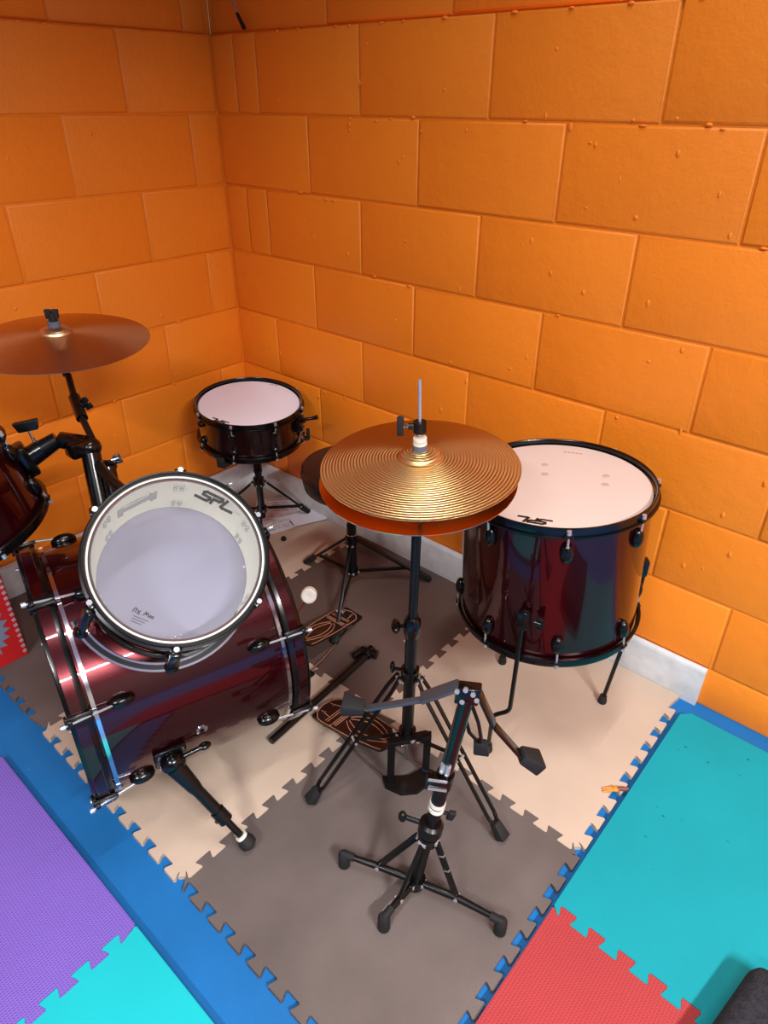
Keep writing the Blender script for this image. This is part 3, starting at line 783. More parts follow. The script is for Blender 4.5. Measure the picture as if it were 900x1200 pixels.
# --- hi-hat
nH = V((-.003, -.056, 1)).normalized(); cH = V((1.375, -.674, .831)); cH2 = cH-nH*.030+V((-.004, -.002, 0))
cymbal('hi_hat_cymbal', .178, .040, .014, .016, cH, nH, M['hat'], 'upper grooved brass hi-hat cymbal under the clutch')
cymbal('hi_hat_cymbal', .178, .040, .014, .010, cH2, nH, M['hat_under'], 'lower hi-hat cymbal peeking out beneath the grooved upper one', flip=-1)
hh = thing('hi_hat_stand', 'tall black hi-hat stand with footboard pedal on the near grey tile', 'hi-hat stand', (1.381, -.694, .012))
b0, b1 = V((1.381, -.694, .03)), V((1.3755, -.676, .775)); HP = lambda z: b0+(b1-b0)*((z-.03)/.745)
bm = bmesh.new(); tube(bm, [HP(.14), HP(.47)], .0135, 18); build('lower_tube', bm, M['black'], hh)
bm = bmesh.new(); tube(bm, [HP(.45), HP(.775)], .0095, 16); build('upper_tube', bm, M['black'], hh)
bm = bmesh.new(); tube(bm, [HP(.775), HP(.80), cH+nH*.03, cH+nH*.160], .0030, 10); build('pull_rod', bm, M['nickel'], hh)
bm = bmesh.new(); tube(bm, [HP(.765), HP(.780)], .014, 16); build('cymbal_seat', bm, M['grey_felt'], hh)
bm = bmesh.new(); tube(bm, [HP(.435), HP(.45), HP(.478), HP(.486)], [.0145, .018, .0175, .012], 18)
sd = V((-.75, -.66, 0)); tube(bm, [HP(.462), HP(.462)+sd*.026], .0045, 8)
tube(bm, [HP(.474)-sd*.0, HP(.474)+V((-.004, .019, .004))], .005, 8)
hc = build('height_collar', bm, M['gloss'], hh)
bm = bmesh.new(); ellip(bm, HP(.462)+sd*.034, (sd, (0, 0, 1), sd.cross(V((0, 0, 1)))), (.010, .011, .021), 12, 8); build('wing_screw', bm, M['gloss'], hc)
bm = bmesh.new(); tube(bm, [HP(.318), HP(.345)], .020, 18)
tube(bm, [HP(.340), HP(.345)+sd*.034], .004, 8)
lc = build('leg_collar', bm, M['gloss'], hh)
bm = bmesh.new(); ellip(bm, HP(.349)+sd*.038, (sd, (0, 0, 1), sd.cross(V((0, 0, 1)))), (.006, .016, .009), 12, 8); build('wing_screw', bm, M['gloss'], lc)
bm = bmesh.new(); tube(bm, [HP(.132), HP(.160)], .020, 18); build('leg_hub', bm, M['gloss'], hh)
def strap_leg(root, top, foot, hub, side=.011, bracef=.5, r=.0036):
    top, foot, hub = V(top), V(foot), V(hub); d = (foot-top); s = d.cross(V((0, 0, 1))).normalized()
    bm = bmesh.new()
    for k in (-1, 1):
        pts = [top+s*k*.006, top+d*.10+s*k*side, top+d*.86+s*k*side, top+d*.94+s*k*.005]
        for a, b in zip(pts, pts[1:]): bar(bm, a, b, .0075, .0065, up=s, bev=.001)
    lg = build('leg', bm, M['black'], root)
    m_ = top+d*bracef
    bm = bmesh.new(); bar(bm, hub, m_, .010, .0045, up=s, bev=.001); build('brace', bm, M['black'], lg)
    for p in (hub+(m_-hub)*.06, m_, top+d*.02):
        bm = bmesh.new(); tube(bm, [p-s*(side+.005), p+s*(side+.005)], .0034, 8); build('rivet', bm, M['nickel'], lg)
    # wedge-shaped rubber foot
    bm = bmesh.new(); u = d.normalized(); up = s.cross(u)
    e = top+d*.90
    box(bm, e+(foot-e)*.55, s, up, u, .020, .018, (foot-e).length*1.05, .003, 1.35)
    build('rubber_foot', bm, M['rubber'], lg)
strap_leg(hh, HP(.330)+V((-.015, -.018, 0)), (1.272, -.902, .026), HP(.147)+V((-.012, -.015, 0)), bracef=.50)
strap_leg(hh, HP(.330)+V((.022, .004, 0)), (1.650, -.690, .026), HP(.147)+V((.018, 0, 0)), bracef=.50)
# clutch
cl0 = cH+nH*.030
bm = bmesh.new(); tube(bm, [cl0+nH*.0, cl0+nH*.010], .0130, 18); build('felt_washer', bm, M['grey_felt'], hh, label='grey felt washer')
bm = bmesh.new(); tube(bm, [cl0+nH*.0105, cl0+nH*.0155], .0125, 18); tube(bm, [cl0+nH*.0175, cl0+nH*.0235], .0120, 18); build('felt_washer', bm, M['white_felt'], hh, label='white washers above the grey felt')
bm = bmesh.new(); tube(bm, [cl0+nH*.0235, cl0+nH*.036], .0065, 14); build('clutch_tube', bm, M['chrome'], hh)
bm = bmesh.new(); tube(bm, [cl0+nH*.034, cl0+nH*.054], .0115, 16); lat = V((-.79, -.60, 0)); tube(bm, [cl0+nH*.044, cl0+nH*.044+lat*.02], .006, 10)
ck = build('clutch', bm, M['black'], hh)
bm = bmesh.new(); tube(bm, [cl0+nH*.044+lat*.015, cl0+nH*.044+lat*.030], .003, 8); build('screw', bm, M['chrome'], ck)
bm = bmesh.new(); box(bm, cl0+nH*.044+lat*.034, (0, 0, 1), lat, lat.cross(V((0, 0, 1))), .036, .012, .010, .003); build('wing_screw', bm, M['rubber'], ck)

def footboard(root, heel, toe, wid, nrm_up=(0, 0, 1), m=M['dark_foot']):
    """long rounded pedal board with cut-outs and pale outlines"""
    heel, toe = V(heel), V(toe); d = toe-heel; L = d.length; u = d.normalized(); up = V(nrm_up); s = up.cross(u).normalized(); n = u.cross(s)
    def W(f):   # half width along the board
        w0 = 1.0-.25*max(0, (f-.55)/.45)
        if f < .16: w0 *= math.sqrt(max(.02, 1-((.16-f)/.16)**2))
        if f > .95: w0 *= math.sqrt(max(.1, 1-((f-.95)/.06)**2))
        return wid/2*w0
    out = []
    K = 44
    bm = bmesh.new(); loop = []
    for i in range(K+1):
        f = i/K; loop.append(heel+u*L*f+s*W(f))
    for i in range(K, -1, -1):
        f = i/K; loop.append(heel+u*L*f-s*W(f))
    for i in range(1, 6):
        a = PI/2+PI*i/6; loop.append(heel+u*math.cos(a)*.020*1+s*-math.sin(a-PI)*W(0)*-1) if False else None
    loop = [p for p in loop if p is not None]
    lo = [bm.verts.new(p-n*.003) for p in loop]; hi = [bm.verts.new(p+n*.003) for p in loop]
    bm.faces.new(hi); bm.faces.new(lo[::-1])
    for i in range(len(loop)): j = (i+1) % len(loop); bm.faces.new((lo[i], lo[j], hi[j], hi[i]))
    fb = build('footboard', bm, m, root, smooth=False)
    def line(pts, wd=.0016):
        q = [heel+u*L*f+s*x*W(f)+n*.0036 for f, x in pts]
        for a, b in zip(q, q[1:]): bar(bm, a, b, wd, .0008, up=n, bev=0)
    bm = bmesh.new()
    for k in (-1, 1):
        line([(.03+.94*i/14, k*.93) for i in range(15)])
        line([(.40+.55*i/12, k*(.16+.55*math.sin(PI*i/12)**.8)) for i in range(13)])
        line([(.42+.50*i/12, k*(.06+.35*math.sin(PI*i/12))) for i in range(13)])
    for f in (.20, .23, .30, .325, .35): line([(f, -.75), (f+.02, .75)])
    line([(.03, -.93), (.0, 0), (.03, .93)])
    for k in (-.45, .45): line([(.05, k), (.19, k)])
    build('outline_stripes', bm, M['pedal_line'], fb, smooth=False, label='pale orange outlines on the dark footboard')
    for f, x in ((.10, .35), (.10, -.35), (.30, .86), (.30, -.86)):
        bm = bmesh.new(); lathe(bm, [(0, .003), (.003, .0025), (.0038, 0)], heel+u*L*f+s*x*W(f)+n*.003, n, 10); build('rivet', bm, M['chrome'], fb)
    return fb
footboard(hh, (1.098, -.690, .030), (1.335, -.690, .075), .098)
bm = bmesh.new(); box(bm, (1.118, -.690, .019), (1, 0, 0), (0, 1, 0), (0, 0, 1), .05, .075, .012, .003); build('heel_plate', bm, M['black'], hh)
# pedal frame: two uprights on a curved base plate, rocker chain and base wire
bm = bmesh.new()
for px_, py_ in ((1.372, -.738), (1.421, -.668)):
    bar(bm, (px_, py_, .018), (px_-.002, py_+.004, .152), .018, .017, up=(.8, .6, 0), bev=.002)
bar(bm, (1.371, -.736, .148), (1.419, -.664, .148), .020, .012, bev=.002)
build('pedal_frame', bm, M['black'], hh)
bm = bmesh.new()
arc = [(1.350, -.744), (1.374, -.760), (1.414, -.750), (1.440, -.722), (1.447, -.680), (1.432, -.652), (1.408, -.658), (1.396, -.700), (1.370, -.728)]
poly_prism(bm, arc[::1], .0122, .022); build('base_plate', bm, M['black'], hh, smooth=False)
bm = bmesh.new(); tube(bm, [(1.360, -.745, .018), (1.270, -.735, .017), (1.150, -.715, .017)], .0028, 8); tube(bm, [(1.43, -.66, .018), (1.29, -.665, .017), (1.150, -.668, .017)], .0028, 8)
build('base_wire', bm, M['steel'], hh)
bm = bmesh.new()
for k in range(9):
    p = V((1.340, -.690, .080)).lerp(V((1.383, -.694, .128)), k/8); lathe(bm, [(.0035, -.0022), (.0058, -.0022), (.0058, .0022), (.0035, .0022)], p, (.2, 1, .3*(-1)**k), 10, closed=True)
tube(bm, [(1.378, -.712, .120), (1.390, -.676, .120)], .0055, 10); tube(bm, [(1.381, -.694, .06), (1.381, -.694, .15)], .004, 8)
build('chain', bm, M['steel'], hh)

# --- throne
TH = V((.775, -.235, 0)); SZ = .455
th = thing('drum_throne', 'black round padded drum throne on a tripod behind the hi-hat', 'stool', (TH.x, TH.y, .012))
bm = bmesh.new(); lathe(bm, [(0, -.078), (.132, -.078), (.140, -.070), (.145, -.045), (.146, -.030), (.147, -.026), (.1455, -.022), (.1455, -.010), (.140, -.002), (.125, .002), (0, .004)], (TH.x, TH.y, SZ), (0, 0, 1), 72)
se = build('seat', bm, M['vinyl'], th)
bm = bmesh.new(); lathe(bm, [(.1455, -.028), (.1485, -.0275), (.1490, -.026), (.1485, -.0245), (.1455, -.024)], (TH.x, TH.y, SZ), (0, 0, 1), 72); build('piping', bm, M['vinyl'], se)
bm = bmesh.new(); tube(bm, [(TH.x, TH.y, .045), (TH.x, TH.y, .24)], .0155, 16); tube(bm, [(TH.x, TH.y, .23), (TH.x, TH.y, SZ-.077)], .0125, 16); build('post', bm, M['black'], th)
bm = bmesh.new(); tube(bm, [(TH.x, TH.y, .170), (TH.x, TH.y, .192)], .0215, 16); build('collar', bm, M['gloss'], th)
bm = bmesh.new(); tube(bm, [(TH.x, TH.y, .05), (TH.x, TH.y, .068)], .021, 16); build('collar', bm, M['gloss'], th)
bm = bmesh.new(); tube(bm, [(TH.x, TH.y, .203), (TH.x, TH.y, .206)], .0162, 16); build('bright_ring', bm, M['chrome'], th)
def flat_leg(root, top, foot, hub, bf=.72, w_=.020, t_=.008, wr=.011):
    top, foot, hub = V(top), V(foot), V(hub); d = foot-top; s = d.cross(V((0, 0, 1))).normalized()
    bm = bmesh.new(); bar(bm, top, top+d*.95, w_, t_, up=d.cross(s), bev=.002); lg = build('leg', bm, M['black'], root)
    bm = bmesh.new(); m_ = top+d*bf; bar(bm, hub, m_, .011, .006, up=s, bev=.001); build('brace', bm, M['black'], lg)
    for p in (hub, m_, top+d*.04): bm = bmesh.new(); tube(bm, [p-s*wr, p+s*wr], .0035, 8); build('rivet', bm, M['nickel'], lg)
    bm = bmesh.new(); u = d.normalized(); box(bm, top+d*.955, s, s.cross(u), u, .026, .022, .05, .004, .8); build('rubber_foot', bm, M['rubber'], lg)
for fx, fy in ((.588, -.262), (.958, -.066), (.940, -.485)):
    d = V((fx-TH.x, fy-TH.y, 0)).normalized(); flat_leg(th, TH+d*.020+V((0, 0, .182)), (fx, fy, .024), TH+d*.020+V((0, 0, .058)), w_=.023 if fy > -.4 else .011)

# --- snare stand in the corner
sb = V((.296, -.214, 0))
ss = thing('snare_stand', 'black snare stand holding the small drum in the room corner', 'drum stand', (sb.x, sb.y, .012))
bm = bmesh.new(); tube(bm, [(sb.x, sb.y, .06), (sb.x, sb.y, .34)], .0125, 14); build('post', bm, M['black'], ss)
bm = bmesh.new(); tube(bm, [(sb.x, sb.y, .195), (sb.x, sb.y, .225)], .020, 14); build('leg_collar', bm, M['gloss'], ss)
bm = bmesh.new(); tube(bm, [(sb.x, sb.y, .085), (sb.x, sb.y, .105)], .019, 14); build('leg_hub', bm, M['gloss'], ss)
bm = bmesh.new(); tube(bm, [(sb.x, sb.y, .315), (sb.x, sb.y, .350)], .022, 14); tube(bm, [(sb.x, sb.y, .26), (sb.x+.024, sb.y-.012, .26)], .005, 8); tube(bm, [(sb.x, sb.y, .25), (sb.x, sb.y, .32)], .016, 14); wing(bm, (sb.x+.028, sb.y-.012, .26), (.8, -.5, 0), (0, 0, 1)); build('collar', bm, M['gloss'], ss)
for fx, fy in ((.345, -.040), (.46, -.36), (.12, -.33)):
    d = V((fx-sb.x, fy-sb.y, 0)).normalized()
    if fx < .4 and fx > .3: flat_leg(ss, sb+d*.018+V((0, 0, .21)), (fx, fy, .03), sb+d*.018+V((0, 0, .094)), bf=.85, w_=.014)
    elif fx > .4: flat_leg(ss, sb+d*.018+V((0, 0, .21)), (fx-.06, fy+.05, .03), sb+d*.018+V((0, 0, .094)), bf=.7, w_=.014)
    else: flat_leg(ss, sb+d*.018+V((0, 0, .21)), (fx, fy, .03), sb+d*.018+V((0, 0, .094)), bf=.7, w_=.014)
cb_ = cS-nS*.140
for k in range(3):
    a = math.radians(-70+120*k); rd = V((math.cos(a), math.sin(a), 0)); e = cb_+rd*.186; e.z = (cb_-rd*0).z-(rd.x*.091-rd.y*.032)*.186
    bm = bmesh.new(); bar(bm, (sb.x+rd.x*.015, sb.y+rd.y*.015, .335), (e.x-rd.x*.01, e.y-rd.y*.01, e.z-.016), .016, .008, bev=.002)
    am = build('basket_arm', bm, M['black'], ss)
    bm = bmesh.new(); box(bm, (e.x+rd.x*.009, e.y+rd.y*.009, e.z+.004), rd, (-rd.y, rd.x, 0), (0, 0, 1), .012, .028, .034, .004)
    box(bm, (e.x-rd.x*.006, e.y-rd.y*.006, e.z-.012), rd, (-rd.y, rd.x, 0), (0, 0, 1), .032, .026, .010, .003); build('rubber_grip', bm, M['rubber'], am)

# --- folded snare stand in front
s0, s1 = V((1.572, -.894, .035)), V((1.608, -.821, .546)); SP = lambda t: s0+(s1-s0)*t
fs = thing('snare_stand', 'empty black snare stand with drooping basket arms, on the near grey tile', 'drum stand', (1.572, -.894, .012))
bm = bmesh.new(); tube(bm, [SP(-.01), SP(.42)], .0115, 16); tube(bm, [SP(.40), SP(.56)], .0135, 16); build('lower_tube', bm, M['black'], fs)
bm = bmesh.new(); tube(bm, [SP(.56), SP(.97)], .0125, 16); build('upper_tube', bm, M['gloss'], fs)
ux = (s1-s0).normalized()
bm = bmesh.new(); tube(bm, [SP(.545), SP(.615)], .0165, 16); box(bm, SP(.585)+V((-.004, -.012, 0)), (.8, .5, 0), (-.5, .8, 0), ux, .044, .024, .026, .003)
tube(bm, [SP(.60)+V((-.012, -.008, 0)), SP(.60)+V((-.036, -.022, .008))], .003, 8); cp = build('clamp', bm, M['gloss'], fs)
for dz in (.012, -.012): bm = bmesh.new(); box(bm, SP(.60)+V((.002, -.026, dz)), (.8, .5, 0), (-.5, .8, 0), ux, .034, .003, .004); build('bright_rib', bm, M['nickel'], cp)
for dx, dy in ((-.003, -.013), (.007, -.011)): bm = bmesh.new(); tube(bm, [SP(.635)+V((dx, dy, 0)), SP(.675)+V((dx, dy, 0))], .005, 8); build('bolt', bm, M['nickel'], cp)
bm = bmesh.new(); tube(bm, [SP(.425), SP(.440), SP(.441), SP(.450), SP(.451), SP(.466)], [.0155, .0155, .0130, .0130, .0155, .0155], 18); build('bright_ring', bm, M['white_felt'], fs, label='white nylon ring on the tube')
bm = bmesh.new(); box(bm, SP(.41)+V((.026, .016, -.004)), (.3, -.2, 1), (-.5, .8, 0), (.8, .5, -.1), .040, .011, .014, .003); tube(bm, [SP(.42), SP(.41)+V((.024, .014, 0))], .004, 8); build('wing_screw', bm, M['rubber'], fs)
bm = bmesh.new(); tube(bm, [SP(.29), SP(.30), SP(.345), SP(.355)], [.018, .0235, .0235, .018], 20); tube(bm, [SP(.33), SP(.33)+V((-.045, -.022, .008))], .005, 8)
ellip(bm, SP(.33)+V((-.050, -.025, .009)), ((1, 0, 0), (0, 1, 0), (0, 0, 1)), (.009, .009, .013), 10, 8); build('height_collar', bm, M['black'], fs)
bm = bmesh.new(); tube(bm, [SP(.245), SP(.285)], .020, 16); build('leg_collar', bm, M['gloss'], fs)
bm = bmesh.new(); tube(bm, [SP(-.02), SP(.03)], .018, 16); build('leg_hub', bm, M['gloss'], fs)
def low_leg(K, tip, bf=.5, stay=True, bands=False):
    """horizontal stay from hub out to the foot, brace down from the collar"""
    K, tip = V(K), V(tip); d = (tip-SP(0)); dn = V((d.x, d.y, 0)).normalized(); s = V((-dn.y, dn.x, 0))
    a = SP(.0)+dn*.016; a.z = .040
    bm = bmesh.new()
    tube(bm, [a, K, tip], [.0075, .0075, .0055], 10)
    bar(bm, a, a+(K-a)*.98, .016, .007, up=s, bev=.002)
    lg = build('leg', bm, M['black'], fs)
    c = SP(.265)+dn*.018
    bm = bmesh.new(); bar(bm, c, K, .0135, .007, up=s, bev=.002); br_ = build('brace', bm, M['black'], lg)
    if bands:
        for f in (.22, .48): bm = bmesh.new(); p = c.lerp(K, f); bar(bm, p, p+(K-c)*.035, .0145, .0080, up=s, bev=.001); build('pale_band', bm, M['chrome'], br_, label='pale band around the brace')
    for p in (c, K, a): bm = bmesh.new(); tube(bm, [p-s*.0085, p+s*.0085], .0045, 10); build('rivet', bm, M['nickel'], lg)
    bm = bmesh.new(); q = V((tip.x, tip.y, 0)); tube(bm, [(q.x, q.y, .0123), (q.x, q.y, .015), (q.x, q.y, .050), (q.x, q.y, .056)], [.0105, .0125, .0120, .008], 14)
    tube(bm, [tip-dn*.022, tip+dn*.004], .0085, 10)
    build('rubber_foot', bm, M['rubber'], lg)
low_leg((1.497, -.925, .045), (1.430, -.955, .050))
low_leg((1.573, -.948, .045), (1.575, -.995, .050))
low_leg((1.655, -.868, .040), (1.748, -.853, .050), bands=True)
# basket arms
def basket(pts, tip, tipdir, w_=.020, m=M['arm_metal'], gs=1.0):
    bm = bmesh.new()
    for a, b in zip(pts, pts[1:]): bar(bm, a, b, w_, .006, bev=.0015)
    am = build('basket_arm', bm, m, fs)
    u = V(tipdir).normalized(); x, y, _ = frame(u)
    bm = bmesh.new(); box(bm, V(tip), x, y, u, .026*gs, .017*gs, .040*gs, .004, 1.45)
    build('rubber_grip', bm, M['rubber'], am); return am
bm = bmesh.new(); box(bm, SP(.985), (.8, .5, 0), (-.5, .8, 0), ux, .040, .022, .034, .003); hd_ = build('basket_head', bm, M['gloss'], fs)
for dx, dz in ((-.014, .01), (0, .016), (.013, .008), (.02, -.004), (-.004, -.012)):
    bm = bmesh.new(); tube(bm, [SP(.985)+V((dx*.85, dx*.5-.008, dz)), SP(.985)+V((dx*.85+.003, dx*.5-.014, dz+.003))], .0045, 8); build('bolt', bm, M['nickel'], hd_)
basket([(1.593, -.828, .552), (1.545, -.870, .520)], (1.545, -.87, .52), (-1, 0, 0), m=M['arm_metal'], w_=.026)
for o in list(COL.objects)[-2:]:
    pass
COL.objects[-1].name if False else None
g_ = [o for o in COL.objects if o.name.startswith('rubber_grip')][-1]; bpy.data.objects.remove(g_)
basket([(1.557, -.862, .522), (1.470, -.925, .487)], (1.452, -.938, .491), (-.9, -.6, .1), m=M['arm_metal'], w_=.013)
basket([(1.620, -.812, .545), (1.650, -.798, .472), (1.690, -.762, .395)], (1.702, -.747, .380), (.45, .5, -.5), m=M['gloss'], w_=.022, gs=1.15)
bm = bmesh.new()
for k in (-1, 1):
    w3 = V((.009, .002, 0))*k; tube(bm, [V((1.612, -.815, .510)), V((1.614, -.812, .470))+w3*1.3, V((1.620, -.805, .430))+w3*1.2, V((1.626, -.797, .405))], .0035, 8)
am = build('basket_arm', bm, M['black'], fs)
bm = bmesh.new(); box(bm, (1.628, -.794, .395), (.8, .5, 0), (-.5, .8, 0), (.1, .1, -1), .024, .016, .030, .003, 1.2); build('rubber_grip', bm, M['rubber'], am)

# --- bass drum pedal
kp = thing('bass_drum_pedal', 'bass drum pedal with dark striped footboard and white felt beater, clamped behind the bass drum', 'drum pedal', (.915, -.60, .012))
footboard(kp, (.893, -.368, .030), (.925, -.600, .085), .085)
bm = bmesh.new(); box(bm, (.893, -.375, .019), (1, 0, 0), (0, 1, 0), (0, 0, 1), .070, .045, .012, .003); build('heel_plate', bm, M['black'], kp)
bm = bmesh.new(); box(bm, (.930, -.660, .018), (1, 0, 0), (0, 1, 0), (0, 0, 1), .120, .09, .010, .003); build('base_plate', bm, M['black'], kp)
bm = bmesh.new()
for x_ in (.885, .975): bar(bm, (x_, -.655, .018), (x_, -.650, .175), .018, .009, bev=.002)
tube(bm, [(.880, -.650, .165), (.980, -.650, .165)], .006, 10); build('pedal_frame', bm, M['black'], kp)
bm = bmesh.new(); tube(bm, [(.860, -.440, .018), (.880, -.56, .018), (.885, -.64, .018)], .003, 8); tube(bm, [(.93, -.42, .018), (.965, -.56, .018), (.975, -.64, .018)], .003, 8); build('base_wire', bm, M['steel'], kp)
bq = V((.968, -.605, .270))
bm = bmesh.new(); tube(bm, [(.930, -.650, .165), (.935, -.640, .19), bq-V((0, .0, .0))], .0030, 8); build('beater_shaft', bm, M['rust'], kp)
bm = bmesh.new(); ax_ = V((.35, -.93, .1)).normalized(); lathe(bm, [(0, -.014), (.017, -.014), (.0205, -.010), (.0205, .010), (.017, .014), (.004, .014), (0, .012)], bq+V((.002, .004, .008)), V((.62, -.70, .35)), 28)
bt = build('beater', bm, M['white_felt'], kp, label='white felt beater')

# --- loose boom arm on the floor
bm = bmesh.new(); tube(bm, [(1.078, -.852, .0245), (1.053, -.462, .0245)], .0095, 14)
bo = thing('boom_arm', 'black boom arm tube lying on the tiles between the bass drum and pedals', 'tube', (1.065, -.66, .012))
build('tube', bm, M['black'], bo)
bm = bmesh.new(); tube(bm, [(1.030, -.470, .030), (1.078, -.455, .030)], .013, 14); tube(bm, [(1.053, -.475, .026), (1.053, -.445, .030)], .015, 14)
tube(bm, [(1.028, -.500, .026), (1.032, -.470, .028)], .010, 10); build('tilter', bm, M['gloss'], bo)

# ------------------------------------------------------------------ papers and odds
def sheet(name, c, ang, w_, h_, z, m, label, lines=True, curl=.004, cat='paper'):
    u = V((math.cos(ang), math.sin(ang), 0)); v = V((-u.y, u.x, 0)); c = V((c[0], c[1], z)); bm = bmesh.new(); K = 6; g = []
    for i in range(K+1):
        r = []
        for j in range(K+1):
            a, b = i/K-.5, j/K-.5
            r.append(bm.verts.new(c+u*a*w_+v*b*h_+V((0, 0, .0006+curl*(max(0, abs(a)-.3)*2)**2))))
        g.append(r)
    fs_ = []
    for i in range(K):
        for j in range(K): fs_.append(bm.faces.new((g[i][j], g[i+1][j], g[i+1][j+1], g[i][j+1])))
    ex = bmesh.ops.extrude_face_region(bm, geom=fs_); bmesh.ops.translate(bm, verts=[e for e in ex['geom'] if isinstance(e, bmesh.types.BMVert)], vec=(0, 0, .0004))
    o = build(name, bm, m, None, origin=c); tag(o, label, cat, 'papers under the snare drum')
    if lines:
        bm = bmesh.new(); rr = random.Random(int(ang*100)+5)
        for k in range(9):
            y = .38-.09*k; x = -.38
            while x < .30:
                L_ = rr.uniform(.05, .16); p = c+u*x*w_+v*y*h_+V((0, 0, .0016)); q_ = c+u*min(x+L_, .4)*w_+v*y*h_+V((0, 0, .0016))
                if k % 3: bar(bm, p, q_, .0012, .0004, bev=0)
                x += L_+rr.uniform(.03, .1)
        bar(bm, c+u*.30*w_-v*.42*h_+V((0, 0, .0017)), c+u*.30*w_-v*.15*h_+V((0, 0, .0017)), .003, .0004, bev=0)
        bar(bm, c-u*.30*w_+v*.44*h_+V((0, 0, .0017)), c+u*.10*w_+v*.44*h_+V((0, 0, .0017)), .003, .0004, bev=0)
        build('printed_lines', bm, M['ink'], o, smooth=False)
    return o
sheet('paper_sheet', (.295, -.165), 1.25, .19, .15, TZ+.0004, M['paper'], 'white printed sheet nearest the bass drum under the snare stand')
sheet('paper_sheet', (.250, -.080), .80, .21, .16, TZ+.0030, M['paper'], 'white printed sheet lying against the corner under the snare stand', curl=.008)
sheet('paper_sheet', (.370, -.060), 1.15, .13, .09, TZ+.0050, M['paper'], 'small blank white sheet poking out under the throne edge', lines=False, curl=.003)
sheet('cardboard_piece', (.215, -.235), .5, .10, .08, TZ+.0040, M['card'], 'small tan cardboard piece behind the rack tom rim', lines=False, cat='cardboard')
bm = bmesh.new(); lathe(bm, [(0, 0), (.009, 0), (.0105, .003), (.008, .012), (.004, .014), (0, .014)], (.414, -.219, TZ), (0, 0, 1), 16); 
rc = build('rubber_cap', bm, M['rubber'], None, origin=(.414, -.219, TZ)); tag(rc, 'small black rubber cap on the tan tile beside the papers', 'cap')
bm = bmesh.new(); c_ = V((1.097, -.338, TZ)); poly_prism(bm, [(c_.x+.016*math.cos(a)*(1 if k % 2 else .7), c_.y+.010*math.sin(a)) for k, a in enumerate([i*PI/4 for i in range(8)])], TZ, TZ+.0015)
fk = build('foam_scrap', bm, M['tan'], None, origin=c_, smooth=False); tag(fk, 'tiny pale scrap on the dark tile behind the hi-hat tube', 'scrap')
oc = thing('hair_clip', 'tiny orange pronged clip with a brown end by the teal mat', 'clip', (1.779, -.405, TZ))
bm = bmesh.new(); q0 = V((1.790, -.404, .021)); dr = V((-.76, -.60, 0)).normalized()
for k in (-1, 0, 1): tube(bm, [q0+dr*.010+V((-.6*k*.003, .76*k*.004, 0)), q0+dr*.040+V((-.6*k*.0045, .76*k*.0055, -.006))], [.003, .0016], 8)
ellip(bm, q0+dr*.012, ((1, 0, 0), (0, 1, 0), (0, 0, 1)), (.008, .008, .004), 10, 6); build('prongs', bm, M['orange_toy'], oc)
bm = bmesh.new(); tube(bm, [q0+dr*.012, q0-dr*.008, q0-dr*.018+V((0, 0, .002))], [.0035, .0055, .003], 10); build('handle', bm, M['brown'], oc, label='brown end')

# red box at the left edge
rb = thing('red_box', 'red box with a jagged grey burst and checked trim at the left edge', 'box', (.20, -1.35, .012))
bm = bmesh.new(); box(bm, (.200, -1.36, .172), (1, 0, 0), (0, 1, 0), (0, 0, 1), .212, .515, .32, .002); build('body', bm, M['red_card'], rb, smooth=False)
bm = bmesh.new(); box(bm, (.200, -1.1018, .172), (1, 0, 0), (0, 1, 0), (0, 0, 1), .205, .0016, .31); build('side_panel', bm, M['dark_side'], rb, smooth=False, label='dark brown side of the box')
bm = bmesh.new(); N = 44; ctr = (-1.212, .140); pts = []
for i in range(N):
    a = 2*PI*i/N; k = 1 if i % 2 else .80; pts.append((ctr[0]+.088*math.cos(a)*k, ctr[1]+.100*math.sin(a)*k))
vs = [bm.verts.new((.3060, y, z)) for y, z in pts]; vt = [bm.verts.new((.3080, y, z)) for y, z in pts]; vc = bm.verts.new((.3080, *ctr))
for i in range(N): bm.faces.new((vs[i], vs[(i+1) % N], vt[(i+1) % N], vt[i])); bm.faces.new((vt[i], vt[(i+1) % N], vc))
build('burst_print', bm, M['grey_print'], rb, smooth=False)
bm = bmesh.new()
for k in range(16): box(bm, (.3066, -1.109, .030+.019*k), (1, 0, 0), (0, 1, .4), (0, -.4, 1), .0014, .010, .009)
build('check_trim', bm, M['check'], rb, smooth=False)

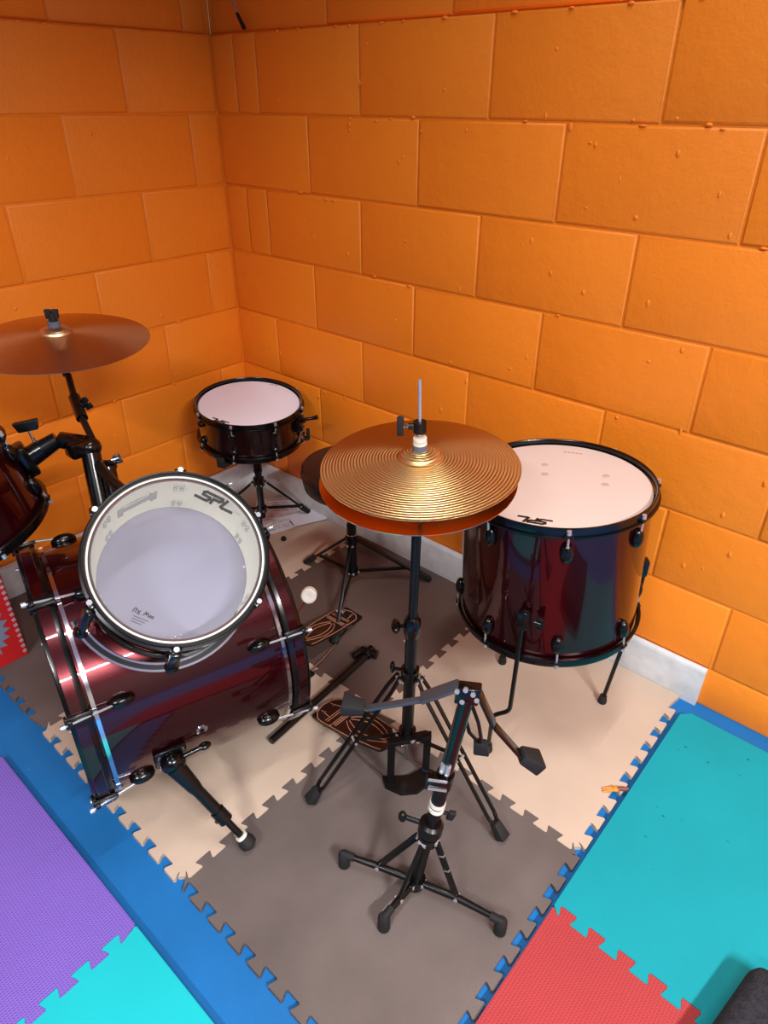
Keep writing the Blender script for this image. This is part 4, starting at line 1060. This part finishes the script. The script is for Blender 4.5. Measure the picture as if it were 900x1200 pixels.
# carpeted case in the bottom right corner
bm = bmesh.new(); box(bm, (2.272, -.812, .056), (.985, -.17, 0), (.17, .985, 0), (0, 0, 1), .34, .34, .068, 0)
bmesh.ops.bevel(bm, geom=[e for e in bm.edges], offset=.030, segments=6, affect='EDGES', profile=.5)
am_ = build('carpeted_case', bm, M['carpet'], None, origin=(2.275, -.955, .022)); tag(am_, 'black speckled carpet-covered case with rounded corners, cut off at the bottom right', 'case')

# ------------------------------------------------------------------ lights
def area(name, loc, rot, sx, sy, power, col=(1, .97, .93), spread=180):
    l = bpy.data.lights.new(name, 'AREA'); l.shape = 'RECTANGLE'; l.size = sx; l.size_y = sy; l.energy = power; l.color = col
    l.spread = math.radians(spread)
    o = bpy.data.objects.new(name, l); COL.objects.link(o); o.location = loc; o.rotation_euler = rot; return o
area('ceiling_tube_light', (4.35, -1.95, 2.97), (0, 0, 0), .07, 1.2, 235, (1, .98, .96), 148)
area('ceiling_tube_light', (2.3, -3.6, 2.97), (0, 0, 0), 1.2, .07, 95, (1, .98, .96), 145)
area('ceiling_tube_light', (1.75, -.95, 2.97), (0, 0, 0), .07, 1.2, 11, (1, .98, .96), 100)
wd = bpy.data.worlds.new('World'); SC.world = wd; wd.use_nodes = True
wd.node_tree.nodes['Background'].inputs[0].default_value = (1, 1, 1, 1)
wd.node_tree.nodes['Background'].inputs[1].default_value = .2

# ------------------------------------------------------------------ camera
cam = bpy.data.cameras.new('Camera'); co = bpy.data.objects.new('Camera', cam); COL.objects.link(co)
Rr = ((0.75409593, 0.65674221, 0.00538462), (0.34684866, -0.39127571, -0.85240796), (-0.55770541, 0.64466502, -0.52284958))
mw = Matrix(((Rr[0][0], -Rr[1][0], -Rr[2][0], 2.02291577), (Rr[0][1], -Rr[1][1], -Rr[2][1], -1.52026166), (Rr[0][2], -Rr[1][2], -Rr[2][2], 1.38332095), (0, 0, 0, 1)))
co.matrix_world = mw
cam.sensor_fit = 'VERTICAL'; cam.sensor_height = 24; cam.lens = 787.2235/1200*24; cam.clip_start = .02
SC.camera = co
SC.view_settings.view_transform = 'Standard'; SC.view_settings.look = 'None'; SC.view_settings.gamma = 1
SC.view_settings.exposure = 0.0; SC.view_settings.use_curve_mapping = False
